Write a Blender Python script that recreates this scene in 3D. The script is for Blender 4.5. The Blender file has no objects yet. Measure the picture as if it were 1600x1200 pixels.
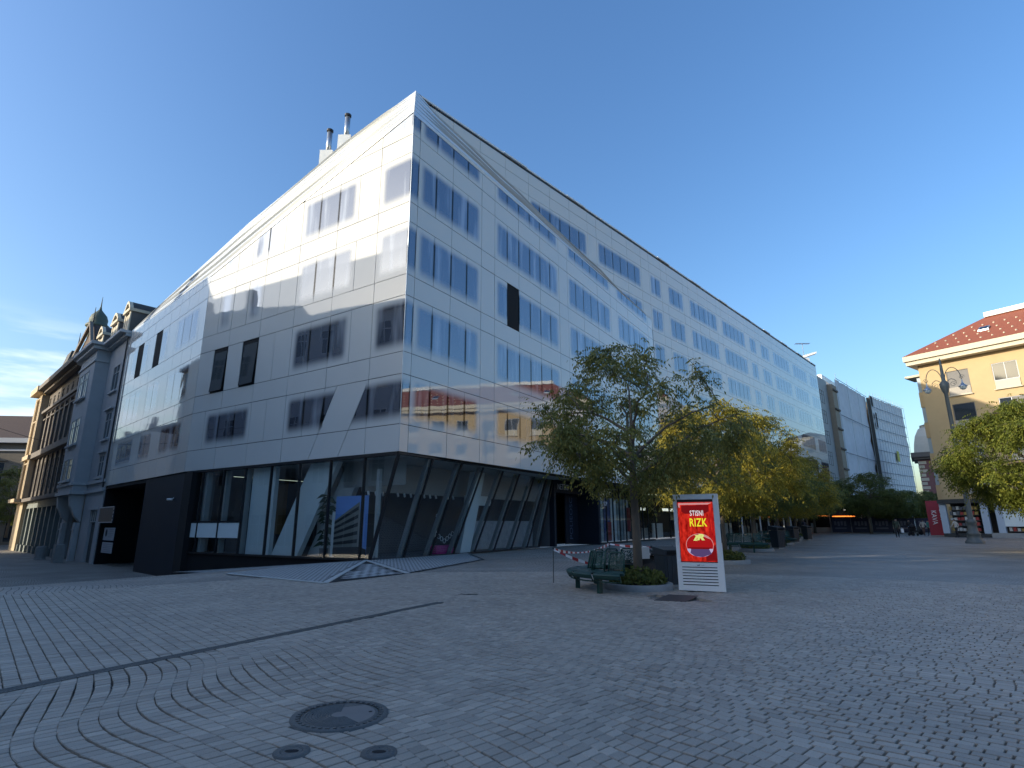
import bpy, bmesh, math, random
from math import sin, cos, pi, radians, atan, hypot
from mathutils import Vector, Matrix

# ------------------------------------------------------------------ camera, world, sun, exposure
SC = bpy.context.scene
COL = SC.collection
random.seed(7)
V = Vector

cam_d = bpy.data.cameras.new('camera')
cam = bpy.data.objects.new('camera', cam_d)
COL.objects.link(cam)
EYE = 1.38
pitch = atan(218.7 / 877.0)
roll = -math.atan2(12, 3520)
fw = V((0, cos(pitch), sin(pitch)))
r0 = V((1, 0, 0)); u0 = r0.cross(fw)
rr = r0 * cos(roll) + u0 * sin(roll)
uu = u0 * cos(roll) - r0 * sin(roll)
cam.matrix_world = Matrix(((rr.x, uu.x, -fw.x, 0), (rr.y, uu.y, -fw.y, 0), (rr.z, uu.z, -fw.z, EYE), (0, 0, 0, 1)))
cam_d.sensor_width = 36.0
cam_d.lens = 36.0 * 877.0 / 1600.0
cam_d.clip_start = 0.05
cam_d.clip_end = 3000
SC.camera = cam

SUN_H = V((0.95, 0.30, 0)).normalized()      # horizontal travel of the light
SUN_EL = radians(17.2)
world = bpy.data.worlds.new('World'); SC.world = world
world.use_nodes = True
wn = world.node_tree; wn.nodes.clear()
sky = wn.nodes.new('ShaderNodeTexSky'); sky.sky_type = 'NISHITA'
sky.sun_disc = False
sky.sun_elevation = SUN_EL
sky.sun_rotation = math.atan2(-SUN_H.x, -SUN_H.y)
sky.altitude = 0; sky.air_density = 1.3; sky.dust_density = 2.4; sky.ozone_density = 4.0
bg = wn.nodes.new('ShaderNodeBackground'); bg.inputs['Strength'].default_value = 0.15
wo = wn.nodes.new('ShaderNodeOutputWorld')
wn.links.new(bg.outputs[0], wo.inputs[0])
# thin streaks of cloud low over the left street
tc = wn.nodes.new('ShaderNodeTexCoord')
mp = wn.nodes.new('ShaderNodeMapping'); mp.inputs['Scale'].default_value = (5, 5, 30)
wn.links.new(tc.outputs['Generated'], mp.inputs[0])
nz = wn.nodes.new('ShaderNodeTexNoise'); nz.inputs['Scale'].default_value = 1.3; nz.inputs['Detail'].default_value = 5
wn.links.new(mp.outputs[0], nz.inputs[0])
cr = wn.nodes.new('ShaderNodeMapRange'); cr.interpolation_type = 'SMOOTHSTEP'
cr.inputs[1].default_value = 0.44; cr.inputs[2].default_value = 0.66
wn.links.new(nz.outputs[0], cr.inputs[0])
sx = wn.nodes.new('ShaderNodeSeparateXYZ'); wn.links.new(tc.outputs['Generated'], sx.inputs[0])
b1 = wn.nodes.new('ShaderNodeMapRange'); b1.interpolation_type = 'SMOOTHSTEP'
b1.inputs[1].default_value = 0.30; b1.inputs[2].default_value = 0.20
wn.links.new(sx.outputs['Z'], b1.inputs[0])
b2 = wn.nodes.new('ShaderNodeMapRange'); b2.interpolation_type = 'SMOOTHSTEP'
b2.inputs[1].default_value = 0.06; b2.inputs[2].default_value = 0.14
wn.links.new(sx.outputs['Z'], b2.inputs[0])
m1 = wn.nodes.new('ShaderNodeMath'); m1.operation = 'MULTIPLY'
wn.links.new(cr.outputs[0], m1.inputs[0]); wn.links.new(b1.outputs[0], m1.inputs[1])
m2 = wn.nodes.new('ShaderNodeMath'); m2.operation = 'MULTIPLY'
wn.links.new(m1.outputs[0], m2.inputs[0]); wn.links.new(b2.outputs[0], m2.inputs[1])
mx = wn.nodes.new('ShaderNodeMixRGB'); mx.inputs[2].default_value = (4.6, 5.0, 5.6, 1)
b3 = wn.nodes.new('ShaderNodeMapRange'); b3.interpolation_type = 'SMOOTHSTEP'
b3.inputs[1].default_value = -0.35; b3.inputs[2].default_value = -0.62
wn.links.new(sx.outputs['X'], b3.inputs[0])
m3 = wn.nodes.new('ShaderNodeMath'); m3.operation = 'MULTIPLY'
wn.links.new(m2.outputs[0], m3.inputs[0]); wn.links.new(b3.outputs[0], m3.inputs[1])
m4 = wn.nodes.new('ShaderNodeMath'); m4.operation = 'MULTIPLY'; m4.inputs[1].default_value = 0.55
wn.links.new(m3.outputs[0], m4.inputs[0])
hs = wn.nodes.new('ShaderNodeHueSaturation'); hs.inputs['Saturation'].default_value = 1.14; hs.inputs['Hue'].default_value = 0.506; hs.inputs['Value'].default_value = 1.0
wn.links.new(sky.outputs[0], hs.inputs['Color'])
wn.links.new(m4.outputs[0], mx.inputs[0]); wn.links.new(hs.outputs[0], mx.inputs[1])
wn.links.new(mx.outputs[0], bg.inputs['Color'])

sun_d = bpy.data.lights.new('sun', 'SUN'); sun_d.energy = 2.9; sun_d.angle = radians(0.5)
sun_d.color = (1.0, 0.90, 0.72)
sun = bpy.data.objects.new('sun', sun_d); COL.objects.link(sun)
ldir = V((SUN_H.x * cos(SUN_EL), SUN_H.y * cos(SUN_EL), -sin(SUN_EL)))
sun.rotation_euler = (-ldir).to_track_quat('Z', 'Y').to_euler()
sun.location = (-40, -10, 60)

SC.view_settings.view_transform = 'Standard'
SC.view_settings.look = 'None'
SC.view_settings.exposure = 0.95
SC.view_settings.gamma = 1.0
SC.view_settings.use_curve_mapping = False
SC.cycles.max_bounces = 8
SC.cycles.transparent_max_bounces = 12
SC.cycles.use_denoising = True

# ------------------------------------------------------------------ materials
def srgb(h):
    return tuple(((c / 12.92) if c <= 0.04045 else ((c + 0.055) / 1.055) ** 2.4) for c in h)

def mat(name, col, rough=0.7, var=0.0, scale=3.0, metal=0.0, spec=0.5, bump=0.0, bscale=None, emit=None, es=1.0, stretch=None):
    m = bpy.data.materials.new(name); m.use_nodes = True
    nt = m.node_tree; p = nt.nodes['Principled BSDF']
    p.inputs['Base Color'].default_value = (*col, 1)
    p.inputs['Roughness'].default_value = rough
    p.inputs['Metallic'].default_value = metal
    p.inputs['Specular IOR Level'].default_value = spec
    co = None
    if var or bump:
        t = nt.nodes.new('ShaderNodeTexCoord'); co = t.outputs['Object']
        if stretch:
            mpp = nt.nodes.new('ShaderNodeMapping'); mpp.inputs['Scale'].default_value = stretch
            nt.links.new(co, mpp.inputs[0]); co = mpp.outputs[0]
    if var:
        n = nt.nodes.new('ShaderNodeTexNoise'); n.inputs['Scale'].default_value = scale
        n.inputs['Detail'].default_value = 6; n.inputs['Roughness'].default_value = 0.65
        nt.links.new(co, n.inputs[0])
        oi = nt.nodes.new('ShaderNodeObjectInfo')
        ad = nt.nodes.new('ShaderNodeMath'); ad.operation = 'MULTIPLY_ADD'
        ad.inputs[1].default_value = 0.25
        nt.links.new(oi.outputs['Random'], ad.inputs[0]); nt.links.new(n.outputs[0], ad.inputs[2])
        mr = nt.nodes.new('ShaderNodeMapRange')
        mr.inputs[1].default_value = 0.3; mr.inputs[2].default_value = 0.95
        mr.inputs[3].default_value = 1 - var; mr.inputs[4].default_value = 1 + var
        nt.links.new(ad.outputs[0], mr.inputs[0])
        mm = nt.nodes.new('ShaderNodeVectorMath'); mm.operation = 'SCALE'
        mm.inputs[0].default_value = col
        nt.links.new(mr.outputs[0], mm.inputs['Scale'])
        nt.links.new(mm.outputs[0], p.inputs['Base Color'])
    if bump:
        n2 = nt.nodes.new('ShaderNodeTexNoise'); n2.inputs['Scale'].default_value = bscale or scale
        n2.inputs['Detail'].default_value = 4
        nt.links.new(co, n2.inputs[0])
        bp = nt.nodes.new('ShaderNodeBump'); bp.inputs['Strength'].default_value = bump
        bp.inputs['Distance'].default_value = 0.02
        nt.links.new(n2.outputs[0], bp.inputs['Height']); nt.links.new(bp.outputs[0], p.inputs['Normal'])
    if emit:
        p.inputs['Emission Color'].default_value = (*emit, 1); p.inputs['Emission Strength'].default_value = es
    return m

def panel_material():
    m = mat('white_back_painted_glass', (0.62, 0.615, 0.58), 0.04, 0.02, 0.6)
    nt = m.node_tree; p = nt.nodes['Principled BSDF']
    p.inputs['IOR'].default_value = 1.52
    t = nt.nodes.new('ShaderNodeTexCoord')
    n = nt.nodes.new('ShaderNodeTexNoise'); n.inputs['Scale'].default_value = 0.9; n.inputs['Detail'].default_value = 1
    nt.links.new(t.outputs['Object'], n.inputs[0])
    oi = nt.nodes.new('ShaderNodeObjectInfo')
    bp = nt.nodes.new('ShaderNodeBump'); bp.inputs['Strength'].default_value = 0.05; bp.inputs['Distance'].default_value = 0.05
    nt.links.new(n.outputs[0], bp.inputs['Height']); nt.links.new(bp.outputs[0], p.inputs['Normal'])
    return m

def window_material(name='fritted_window_glass', lo=.5, hi=.74, curt=(.26, .28, .31, 1), sc3=(.9, .9, .10)):
    m = bpy.data.materials.new(name); m.use_nodes = True
    nt = m.node_tree; p = nt.nodes['Principled BSDF']; L = nt.links
    out = nt.nodes['Material Output']
    def uv(n):
        u = nt.nodes.new('ShaderNodeUVMap'); u.uv_map = n
        s = nt.nodes.new('ShaderNodeSeparateXYZ'); L.new(u.outputs[0], s.inputs[0]); return s
    def sm(sock, a, b, c=0., d=1.):
        r = nt.nodes.new('ShaderNodeMapRange'); r.interpolation_type = 'SMOOTHSTEP'
        r.inputs[1].default_value = a; r.inputs[2].default_value = b
        r.inputs[3].default_value = c; r.inputs[4].default_value = d
        L.new(sock, r.inputs[0]); return r.outputs[0]
    def mul(a, b, op='MULTIPLY'):
        x = nt.nodes.new('ShaderNodeMath'); x.operation = op
        L.new(a, x.inputs[0])
        if isinstance(b, float): x.inputs[1].default_value = b
        else: L.new(b, x.inputs[1])
        return x.outputs[0]
    e1 = uv('ends'); e2 = uv('sills'); e3 = uv('pane')
    f = mul(mul(sm(e1.outputs[0], .08, .50), sm(e1.outputs[1], .08, .50)),
            mul(sm(e2.outputs[0], .06, .62), sm(e2.outputs[1], .10, .50)))
    strip = mul(sm(mul(e3.outputs[0], e3.outputs[1], 'MINIMUM'), .025, .11, 1., 0.), f)
    t = nt.nodes.new('ShaderNodeTexCoord')
    mp_ = nt.nodes.new('ShaderNodeMapping'); mp_.inputs['Scale'].default_value = sc3
    L.new(t.outputs['Object'], mp_.inputs[0])
    oi = nt.nodes.new('ShaderNodeObjectInfo')
    L.new(oi.outputs['Location'], mp_.inputs['Location'])
    n = nt.nodes.new('ShaderNodeTexNoise'); n.inputs['Scale'].default_value = 1.6; n.inputs['Detail'].default_value = 3
    L.new(mp_.outputs[0], n.inputs[0])
    cur = nt.nodes.new('ShaderNodeMixRGB'); cur.inputs[1].default_value = (.05, .055, .07, 1); cur.inputs[2].default_value = curt
    L.new(sm(n.outputs[0], lo, hi), cur.inputs[0])
    blk = nt.nodes.new('ShaderNodeMixRGB'); blk.inputs[2].default_value = (.004, .005, .007, 1)
    L.new(strip, blk.inputs[0]); L.new(cur.outputs[0], blk.inputs[1])
    base = nt.nodes.new('ShaderNodeMixRGB'); base.inputs[1].default_value = (.62, .615, .58, 1)
    L.new(f, base.inputs[0]); L.new(blk.outputs[0], base.inputs[2])
    L.new(base.outputs[0], p.inputs['Base Color'])
    p.inputs['Roughness'].default_value = 0.03; p.inputs['IOR'].default_value = 1.52
    gl = nt.nodes.new('ShaderNodeBsdfGlossy'); gl.inputs['Color'].default_value = (.72, .82, 1, 1); gl.inputs['Roughness'].default_value = .015
    mixs = nt.nodes.new('ShaderNodeMixShader')
    ns = nt.nodes.new('ShaderNodeMath'); ns.operation = 'SUBTRACT'; ns.inputs[0].default_value = 1.0
    L.new(strip, ns.inputs[1])
    L.new(mul(mul(f, ns.outputs[0]), .14), mixs.inputs[0])
    L.new(p.outputs[0], mixs.inputs[1]); L.new(gl.outputs[0], mixs.inputs[2])
    L.new(mixs.outputs[0], out.inputs[0])
    nn = nt.nodes.new('ShaderNodeTexNoise'); nn.inputs['Scale'].default_value = .9; nn.inputs['Detail'].default_value = 1
    L.new(t.outputs['Object'], nn.inputs[0])
    bp = nt.nodes.new('ShaderNodeBump'); bp.inputs['Strength'].default_value = .05; bp.inputs['Distance'].default_value = .05
    L.new(nn.outputs[0], bp.inputs['Height'])
    L.new(bp.outputs[0], p.inputs['Normal']); L.new(bp.outputs[0], gl.inputs['Normal'])
    return m

def clear_glass(name, tint=(.84, .88, .88), k=1.0):
    m = bpy.data.materials.new(name); m.use_nodes = True
    nt = m.node_tree; nt.nodes.clear(); L = nt.links
    o = nt.nodes.new('ShaderNodeOutputMaterial')
    tr = nt.nodes.new('ShaderNodeBsdfTransparent'); tr.inputs[0].default_value = (*tint, 1)
    g = nt.nodes.new('ShaderNodeBsdfGlossy'); g.inputs['Roughness'].default_value = .01
    lw = nt.nodes.new('ShaderNodeLayerWeight'); lw.inputs[0].default_value = .5
    pw = nt.nodes.new('ShaderNodeMath'); pw.operation = 'POWER'; pw.inputs[1].default_value = 4.0
    L.new(lw.outputs['Facing'], pw.inputs[0])
    mu = nt.nodes.new('ShaderNodeMath'); mu.operation = 'MULTIPLY_ADD'; mu.inputs[1].default_value = .80 * k; mu.inputs[2].default_value = .095 * k
    L.new(pw.outputs[0], mu.inputs[0])
    mi = nt.nodes.new('ShaderNodeMixShader')
    L.new(mu.outputs[0], mi.inputs[0]); L.new(tr.outputs[0], mi.inputs[1]); L.new(g.outputs[0], mi.inputs[2])
    L.new(mi.outputs[0], o.inputs[0])
    return m

def leaf_material(name, a, b, c):
    m = bpy.data.materials.new(name); m.use_nodes = True
    nt = m.node_tree; nt.nodes.clear(); L = nt.links
    o = nt.nodes.new('ShaderNodeOutputMaterial')
    at = nt.nodes.new('ShaderNodeAttribute'); at.attribute_name = 'tint'
    rp = nt.nodes.new('ShaderNodeValToRGB')
    rp.color_ramp.elements[0].color = (*a, 1); rp.color_ramp.elements[1].color = (*c, 1)
    e = rp.color_ramp.elements.new(.6); e.color = (*b, 1)
    L.new(at.outputs['Fac'], rp.inputs[0])
    d = nt.nodes.new('ShaderNodeBsdfPrincipled'); d.inputs['Roughness'].default_value = .55
    d.inputs['Specular IOR Level'].default_value = .3
    t = nt.nodes.new('ShaderNodeBsdfTranslucent')
    L.new(rp.outputs[0], d.inputs['Base Color']); L.new(rp.outputs[0], t.inputs[0])
    mi = nt.nodes.new('ShaderNodeMixShader'); mi.inputs[0].default_value = .38
    L.new(d.outputs[0], mi.inputs[1]); L.new(t.outputs[0], mi.inputs[2]); L.new(mi.outputs[0], o.inputs[0])
    return m

MW = panel_material()
MWIN = window_material()
MWINP = window_material('fritted_window_sunlit_blind', .22, .46, (.46, .48, .50, 1), (.7, .7, .2))  # upper left panes paled in colour to stand for sunlit blinds
MGL = clear_glass('shop_glass')
MBLACK = mat('black_metal', (.012, .013, .015), .45)
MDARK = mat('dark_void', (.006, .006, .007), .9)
MNAVY = mat('navy_panel', (.018, .024, .036), .6, .08, 1.0, spec=.2)
MBACK = mat('backing_wall', (.007, .008, .009), .9)
MFOLD = mat('white_roof_membrane', (.66, .69, .71), .34, .08, .8)
MSTEPSH = mat('fold_step_shade', (.34, .36, .37), .5)  # darker grey painted on the pleat steps to stand for their shade
MROOFG = mat('grey_roof', (.25, .26, .27), .7, .1)
MCONC = mat('concrete', (.30, .30, .29), .85, .14, 4, bump=.3, bscale=30)
MLGREY = mat('pale_interior', (.68, .76, .76), .7, .05, 1)
MMGREY = mat('mid_interior', (.40, .43, .42), .8, .1, 1)
MDGREY = mat('dark_interior', (.13, .13, .135), .9, .1, 1)
MSTEEL = mat('galvanised_steel', (.42, .46, .50), .35, .1, 3, metal=.8)
MIRON = mat('cast_iron', (.085, .092, .09), .55, .2, 12, bump=.5, bscale=60)
MGREEN = mat('green_painted_steel', (.010, .055, .045), .42, .1, 6)
MBIN = mat('bin_blue_grey', (.028, .04, .052), .5, .1, 5)
MWHITE = mat('white_paint', (.70, .72, .72), .45, .05, 4)

# ------------------------------------------------------------------ builders
def tag(o, label=None, cat=None, group=None, kind=None):
    if label: o['label'] = label
    if cat: o['category'] = cat
    if group: o['group'] = group
    if kind: o['kind'] = kind
    return o

def thing(name, label, cat, loc, group=None):
    o = bpy.data.objects.new(name, None); o.empty_display_size = .3
    COL.objects.link(o); o.location = loc
    return tag(o, label, cat, group)

def origin(o):
    v = V((0, 0, 0))
    while o is not None:
        v = v + o.location; o = o.parent
    return v

class MB:
    def __init__(s): s.v = []; s.f = []; s.m = []; s.mi = 0
    def add(s, vs, fs):
        b = len(s.v); s.v += [V(x) for x in vs]
        for f in fs: s.f.append([b + i for i in f]); s.m.append(s.mi)
        return s
    def quad(s, a, b, c, d): return s.add([a, b, c, d], [(0, 1, 2, 3)])
    def poly(s, pts): return s.add(pts, [tuple(range(len(pts)))])
    def prism(s, pts, off):
        off = V(off); n = len(pts); P0 = [V(p) for p in pts]; P1 = [p + off for p in P0]
        fs = [tuple(range(n)), tuple(range(2 * n - 1, n - 1, -1))]
        fs += [(i, i + n, (i + 1) % n + n, (i + 1) % n) for i in range(n)]
        return s.add(P0 + P1, fs)
    def box(s, x0, x1, y0, y1, z0, z1):
        return s.prism([(x0, y0, z0), (x1, y0, z0), (x1, y1, z0), (x0, y1, z0)], (0, 0, z1 - z0))
    def tube(s, pts, rad, n=6, cap=True):
        pts = [V(p) for p in pts]
        if not isinstance(rad, (list, tuple)): rad = [rad] * len(pts)
        vs = []; fs = []
        up = None
        for i, p in enumerate(pts):
            t = (pts[min(i + 1, len(pts) - 1)] - pts[max(i - 1, 0)])
            if t.length < 1e-9: t = V((0, 0, 1))
            t.normalize()
            if up is None:
                up = V((0, 0, 1)) if abs(t.z) < .9 else V((1, 0, 0))
            a = t.cross(up)
            if a.length < 1e-6: a = t.cross(V((1, .1, 0)))
            a.normalize(); b = a.cross(t).normalized(); up = b
            for k in range(n):
                an = 2 * pi * k / n
                vs.append(p + (a * cos(an) + b * sin(an)) * rad[i])
        for i in range(len(pts) - 1):
            for k in range(n):
                fs.append((i * n + k, i * n + (k + 1) % n, (i + 1) * n + (k + 1) % n, (i + 1) * n + k))
        if cap:
            fs.append(tuple(range(n - 1, -1, -1))); fs.append(tuple(range((len(pts) - 1) * n, len(pts) * n)))
        return s.add(vs, fs)
    def lathe(s, prof, c=(0, 0, 0), n=16, a0=0., a1=2 * pi):
        c = V(c); vs = []; fs = []; full = abs(a1 - a0 - 2 * pi) < 1e-6
        m = n if full else n + 1
        for k in range(m):
            a = a0 + (a1 - a0) * k / n
            for r, z in prof: vs.append(c + V((r * cos(a), r * sin(a), z)))
        q = len(prof)
        for k in range(n):
            k2 = (k + 1) % m
            for j in range(q - 1):
                fs.append((k * q + j, k2 * q + j, k2 * q + j + 1, k * q + j + 1))
        return s.add(vs, fs)
    def mesh(s, name, shift=V((0, 0, 0))):
        me = bpy.data.meshes.new(name)
        me.from_pydata([tuple(x - shift) for x in s.v], [], s.f)
        return me

def link(name, me, mats, parent=None, smooth=False):
    if not isinstance(mats, (list, tuple)): mats = [mats]
    for m in mats: me.materials.append(m)
    if smooth: me.polygons.foreach_set('use_smooth', [True] * len(me.polygons))
    o = bpy.data.objects.new(name, me); COL.objects.link(o)
    if parent: o.parent = parent
    return o

def obj(name, mb, mats, parent=None, smooth=False, fix=True):
    sh = origin(parent) if parent else V((0, 0, 0))
    me = mb.mesh(name, sh)
    o = link(name, me, mats, parent, smooth)
    if any(mb.m): me.polygons.foreach_set('material_index', mb.m)
    if fix:
        bm = bmesh.new(); bm.from_mesh(me); bmesh.ops.recalc_face_normals(bm, faces=bm.faces); bm.to_mesh(me); bm.free()
    return o

def solo(name, mb, mats, label, cat, base, group=None, smooth=False):
    """one-mesh thing whose origin sits at its base"""
    base = V(base); me = mb.mesh(name, base)
    o = link(name, me, mats, None, smooth); o.location = base
    if any(mb.m): me.polygons.foreach_set('material_index', mb.m)
    bm = bmesh.new(); bm.from_mesh(me); bmesh.ops.recalc_face_normals(bm, faces=bm.faces); bm.to_mesh(me); bm.free()
    return tag(o, label, cat, group)

class Fr:
    """a vertical wall frame: s runs along d, z up, o outwards"""
    def __init__(s, o, d, nout):
        s.o = V((o[0], o[1], 0)); s.d = V((d[0], d[1], 0)).normalized(); s.n = V((nout[0], nout[1], 0)).normalized()
    def p(s, a, z, o=0.): 
        q = s.o + s.d * a + s.n * o; return V((q.x, q.y, z))
    def box(s, mb, a0, a1, z0, z1, o0, o1):
        return mb.prism([s.p(a0, z0, o0), s.p(a1, z0, o0), s.p(a1, z0, o1), s.p(a0, z0, o1)], (0, 0, z1 - z0))
    def poly(s, mb, pts, o0, o1):
        return mb.prism([s.p(a, z, o0) for a, z in pts], s.n * (o1 - o0))
    def quad(s, mb, a0, a1, z0, z1, o):
        return mb.quad(s.p(a0, z0, o), s.p(a1, z0, o), s.p(a1, z1, o), s.p(a0, z1, o))

def copy_tree(o, parent=None):
    c = o.copy(); COL.objects.link(c)
    if parent is not None: c.parent = parent
    for ch in list(o.children): copy_tree(ch, c)
    return c

def text_mesh(body, size, extrude=0.002, bold=0.0, squeeze=1.0):
    cu = bpy.data.curves.new('lettering', 'FONT'); cu.body = body; cu.size = size
    cu.extrude = extrude; cu.offset = bold; cu.space_character = 1.1 if bold else 1.0; cu.align_x = 'CENTER'; cu.align_y = 'CENTER'; cu.resolution_u = 3
    t = bpy.data.objects.new('lettering', cu); COL.objects.link(t)
    dg = bpy.context.evaluated_depsgraph_get()
    me = bpy.data.meshes.new_from_object(t.evaluated_get(dg))
    bpy.data.objects.remove(t)
    for v in me.vertices: v.co.x *= squeeze
    return me

def lettering(body, size, fr_p, d, n, m, parent, name='lettering', bold=0.0, squeeze=1.0, up=V((0, 0, 1)), extrude=.002):
    """flat letters at point fr_p, reading along d, facing n"""
    me = text_mesh(body, size, extrude, bold, squeeze); me.materials.clear()
    d = V(d).normalized(); up = V(up).normalized(); n = V(n).normalized()
    sh = origin(parent) if parent else V((0, 0, 0))
    M4 = Matrix(((d.x, up.x, n.x, fr_p[0] - sh.x), (d.y, up.y, n.y, fr_p[1] - sh.y), (d.z, up.z, n.z, fr_p[2] - sh.z), (0, 0, 0, 1)))
    me.transform(M4)
    return link(name, me, m, parent)

# ------------------------------------------------------------------ the plan (metres)
P = V((-4.47, 22.071, 0)); Q2 = V((12.955, 48.984, 0)); Q4 = V((-17.709, 30.557, 0))
F1 = Fr(P, (.543, .839), (.839, -.543))        # right facade, first plane
F2 = Fr(Q2, (.677, .736), (.736, -.677))       # right facade beyond the bend
F3 = Fr(P, (-.842, .54), (-.54, -.842))        # left facade
F4 = Fr(Q4, (-.735, .678), (-.678, -.735))     # left facade beyond the bend, and the houses that follow it
A_DIR = F3.d

def sstep(x): 
    x = max(0., min(1., x)); return x * x * (3 - 2 * x)
def gz(x, y):
    """ground height: the street falls away to the left of the corner"""
    a = (x - P.x) * A_DIR.x + (y - P.y) * A_DIR.y
    return -1.3 * sstep(a / 17.0) if a < 17 else -1.3

# ------------------------------------------------------------------ ground
def ground_material():
    m = bpy.data.materials.new('ground_paving'); m.use_nodes = True
    nt = m.node_tree; L = nt.links; p = nt.nodes['Principled BSDF']
    t = nt.nodes.new('ShaderNodeTexCoord')
    mp_ = nt.nodes.new('ShaderNodeMapping'); mp_.inputs['Rotation'].default_value = (0, 0, radians(47))
    L.new(t.outputs['Object'], mp_.inputs[0])
    wv = nt.nodes.new('ShaderNodeTexNoise'); wv.inputs['Scale'].default_value = .35; wv.inputs['Detail'].default_value = 1
    L.new(t.outputs['Object'], wv.inputs[0])
    ws = nt.nodes.new('ShaderNodeVectorMath'); ws.operation = 'SCALE'; ws.inputs['Scale'].default_value = .8
    L.new(wv.outputs['Color'], ws.inputs[0])
    va = nt.nodes.new('ShaderNodeVectorMath'); L.new(mp_.outputs[0], va.inputs[0]); L.new(ws.outputs[0], va.inputs[1])
    br = nt.nodes.new('ShaderNodeTexBrick')
    br.inputs['Scale'].default_value = 1.0; br.inputs['Brick Width'].default_value = .15; br.inputs['Row Height'].default_value = .10
    br.inputs['Mortar Size'].default_value = .007; br.inputs['Mortar Smooth'].default_value = .2
    br.inputs['Color1'].default_value = (.27, .238, .20, 1); br.inputs['Color2'].default_value = (.35, .307, .257, 1)
    br.inputs['Mortar'].default_value = (.045, .04, .038, 1)
    L.new(va.outputs[0], br.inputs[0])
    n = nt.nodes.new('ShaderNodeTexNoise'); n.inputs['Scale'].default_value = .5; n.inputs['Detail'].default_value = 7
    L.new(t.outputs['Object'], n.inputs[0])
    mr = nt.nodes.new('ShaderNodeMapRange'); mr.inputs[1].default_value = .3; mr.inputs[2].default_value = .7
    mr.inputs[3].default_value = .72; mr.inputs[4].default_value = 1.15; L.new(n.outputs[0], mr.inputs[0])
    sc_ = nt.nodes.new('ShaderNodeVectorMath'); sc_.operation = 'SCALE'
    L.new(br.outputs[0], sc_.inputs[0]); L.new(mr.outputs[0], sc_.inputs['Scale'])
    L.new(sc_.outputs[0], p.inputs['Base Color'])
    p.inputs['Roughness'].default_value = .62
    bp = nt.nodes.new('ShaderNodeBump'); bp.inputs['Strength'].default_value = .6; bp.inputs['Distance'].default_value = .01; bp.invert = True
    L.new(br.outputs['Fac'], bp.inputs['Height']); L.new(bp.outputs[0], p.inputs['Normal'])
    return m

def build_ground():
    xs = [-400, -200, -110] + [-70 + 2.0 * i for i in range(0, 76)] + [110, 200, 400]
    ys = [-300, -120, -60] + [-30 + 2.0 * i for i in range(0, 76)] + [160, 260, 600]
    mb = MB(); vs = []; fs = []
    for y in ys:
        for x in xs: vs.append((x, y, gz(x, y) - .004 - .035 * (1 - sstep((hypot(x, y) - 14.5) / 3.0))))
    W = len(xs)
    for j in range(len(ys) - 1):
        for i in range(W - 1): fs.append((j * W + i, j * W + i + 1, (j + 1) * W + i + 1, (j + 1) * W + i))
    mb.add(vs, fs)
    g = obj('ground', mb, ground_material(), None, True)
    return tag(g, kind='structure')
GROUND = build_ground()

# ---- pavers one by one near the camera
def paver_material():
    m = bpy.data.materials.new('granite_paver'); m.use_nodes = True
    nt = m.node_tree; L = nt.links; p = nt.nodes['Principled BSDF']
    at = nt.nodes.new('ShaderNodeAttribute'); at.attribute_name = 'tint'
    t = nt.nodes.new('ShaderNodeTexCoord')
    n = nt.nodes.new('ShaderNodeTexNoise'); n.inputs['Scale'].default_value = 130; n.inputs['Detail'].default_value = 3
    L.new(t.outputs['Object'], n.inputs[0])
    n3 = nt.nodes.new('ShaderNodeTexNoise'); n3.inputs['Scale'].default_value = .8; n3.inputs['Detail'].default_value = 6
    L.new(t.outputs['Object'], n3.inputs[0])
    a = nt.nodes.new('ShaderNodeMath'); a.operation = 'MULTIPLY_ADD'; a.inputs[1].default_value = .55
    L.new(at.outputs['Fac'], a.inputs[0]); L.new(n.outputs[0], a.inputs[2])
    a2 = nt.nodes.new('ShaderNodeMath'); a2.operation = 'MULTIPLY_ADD'; a2.inputs[1].default_value = .9
    L.new(n3.outputs[0], a2.inputs[0]); L.new(a.outputs[0], a2.inputs[2])
    rp = nt.nodes.new('ShaderNodeValToRGB')
    rp.color_ramp.elements[0].position = .62; rp.color_ramp.elements[0].color = (.22, .19, .155, 1)
    rp.color_ramp.elements[1].position = 1.0; rp.color_ramp.elements[1].color = (.45, .385, .315, 1)
    mr = nt.nodes.new('ShaderNodeMapRange'); mr.inputs[1].default_value = .3; mr.inputs[2].default_value = 1.75
    L.new(a2.outputs[0], mr.inputs[0]); 
    rp.color_ramp.elements[0].position = .2
    L.new(mr.outputs[0], rp.inputs[0]); L.new(rp.outputs[0], p.inputs['Base Color'])
    p.inputs['Roughness'].default_value = .6
    bp = nt.nodes.new('ShaderNodeBump'); bp.inputs['Strength'].default_value = .35; bp.inputs['Distance'].default_value = .004
    L.new(n.outputs[0], bp.inputs['Height']); L.new(bp.outputs[0], p.inputs['Normal'])
    return m
MPAVE = paver_material()

MANHOLES = [(-1.28, 4.62, .33), (-1.375, 3.93, .085), (-.83, 3.915, .085)]
DR0, DR1 = V((-4.9, 4.3, 0)), V((-1.309, 10.803, 0))
RING = (2.73, 12.95, .72)
KC = (3.98, 12.42)
def to_px(x, y, z):
    d = V((x, y, z - EYE)); zz = d.dot(fw)
    if zz < .1: return None
    return 800 + 877 * d.dot(rr) / zz, 600 - 877 * d.dot(uu) / zz

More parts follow.
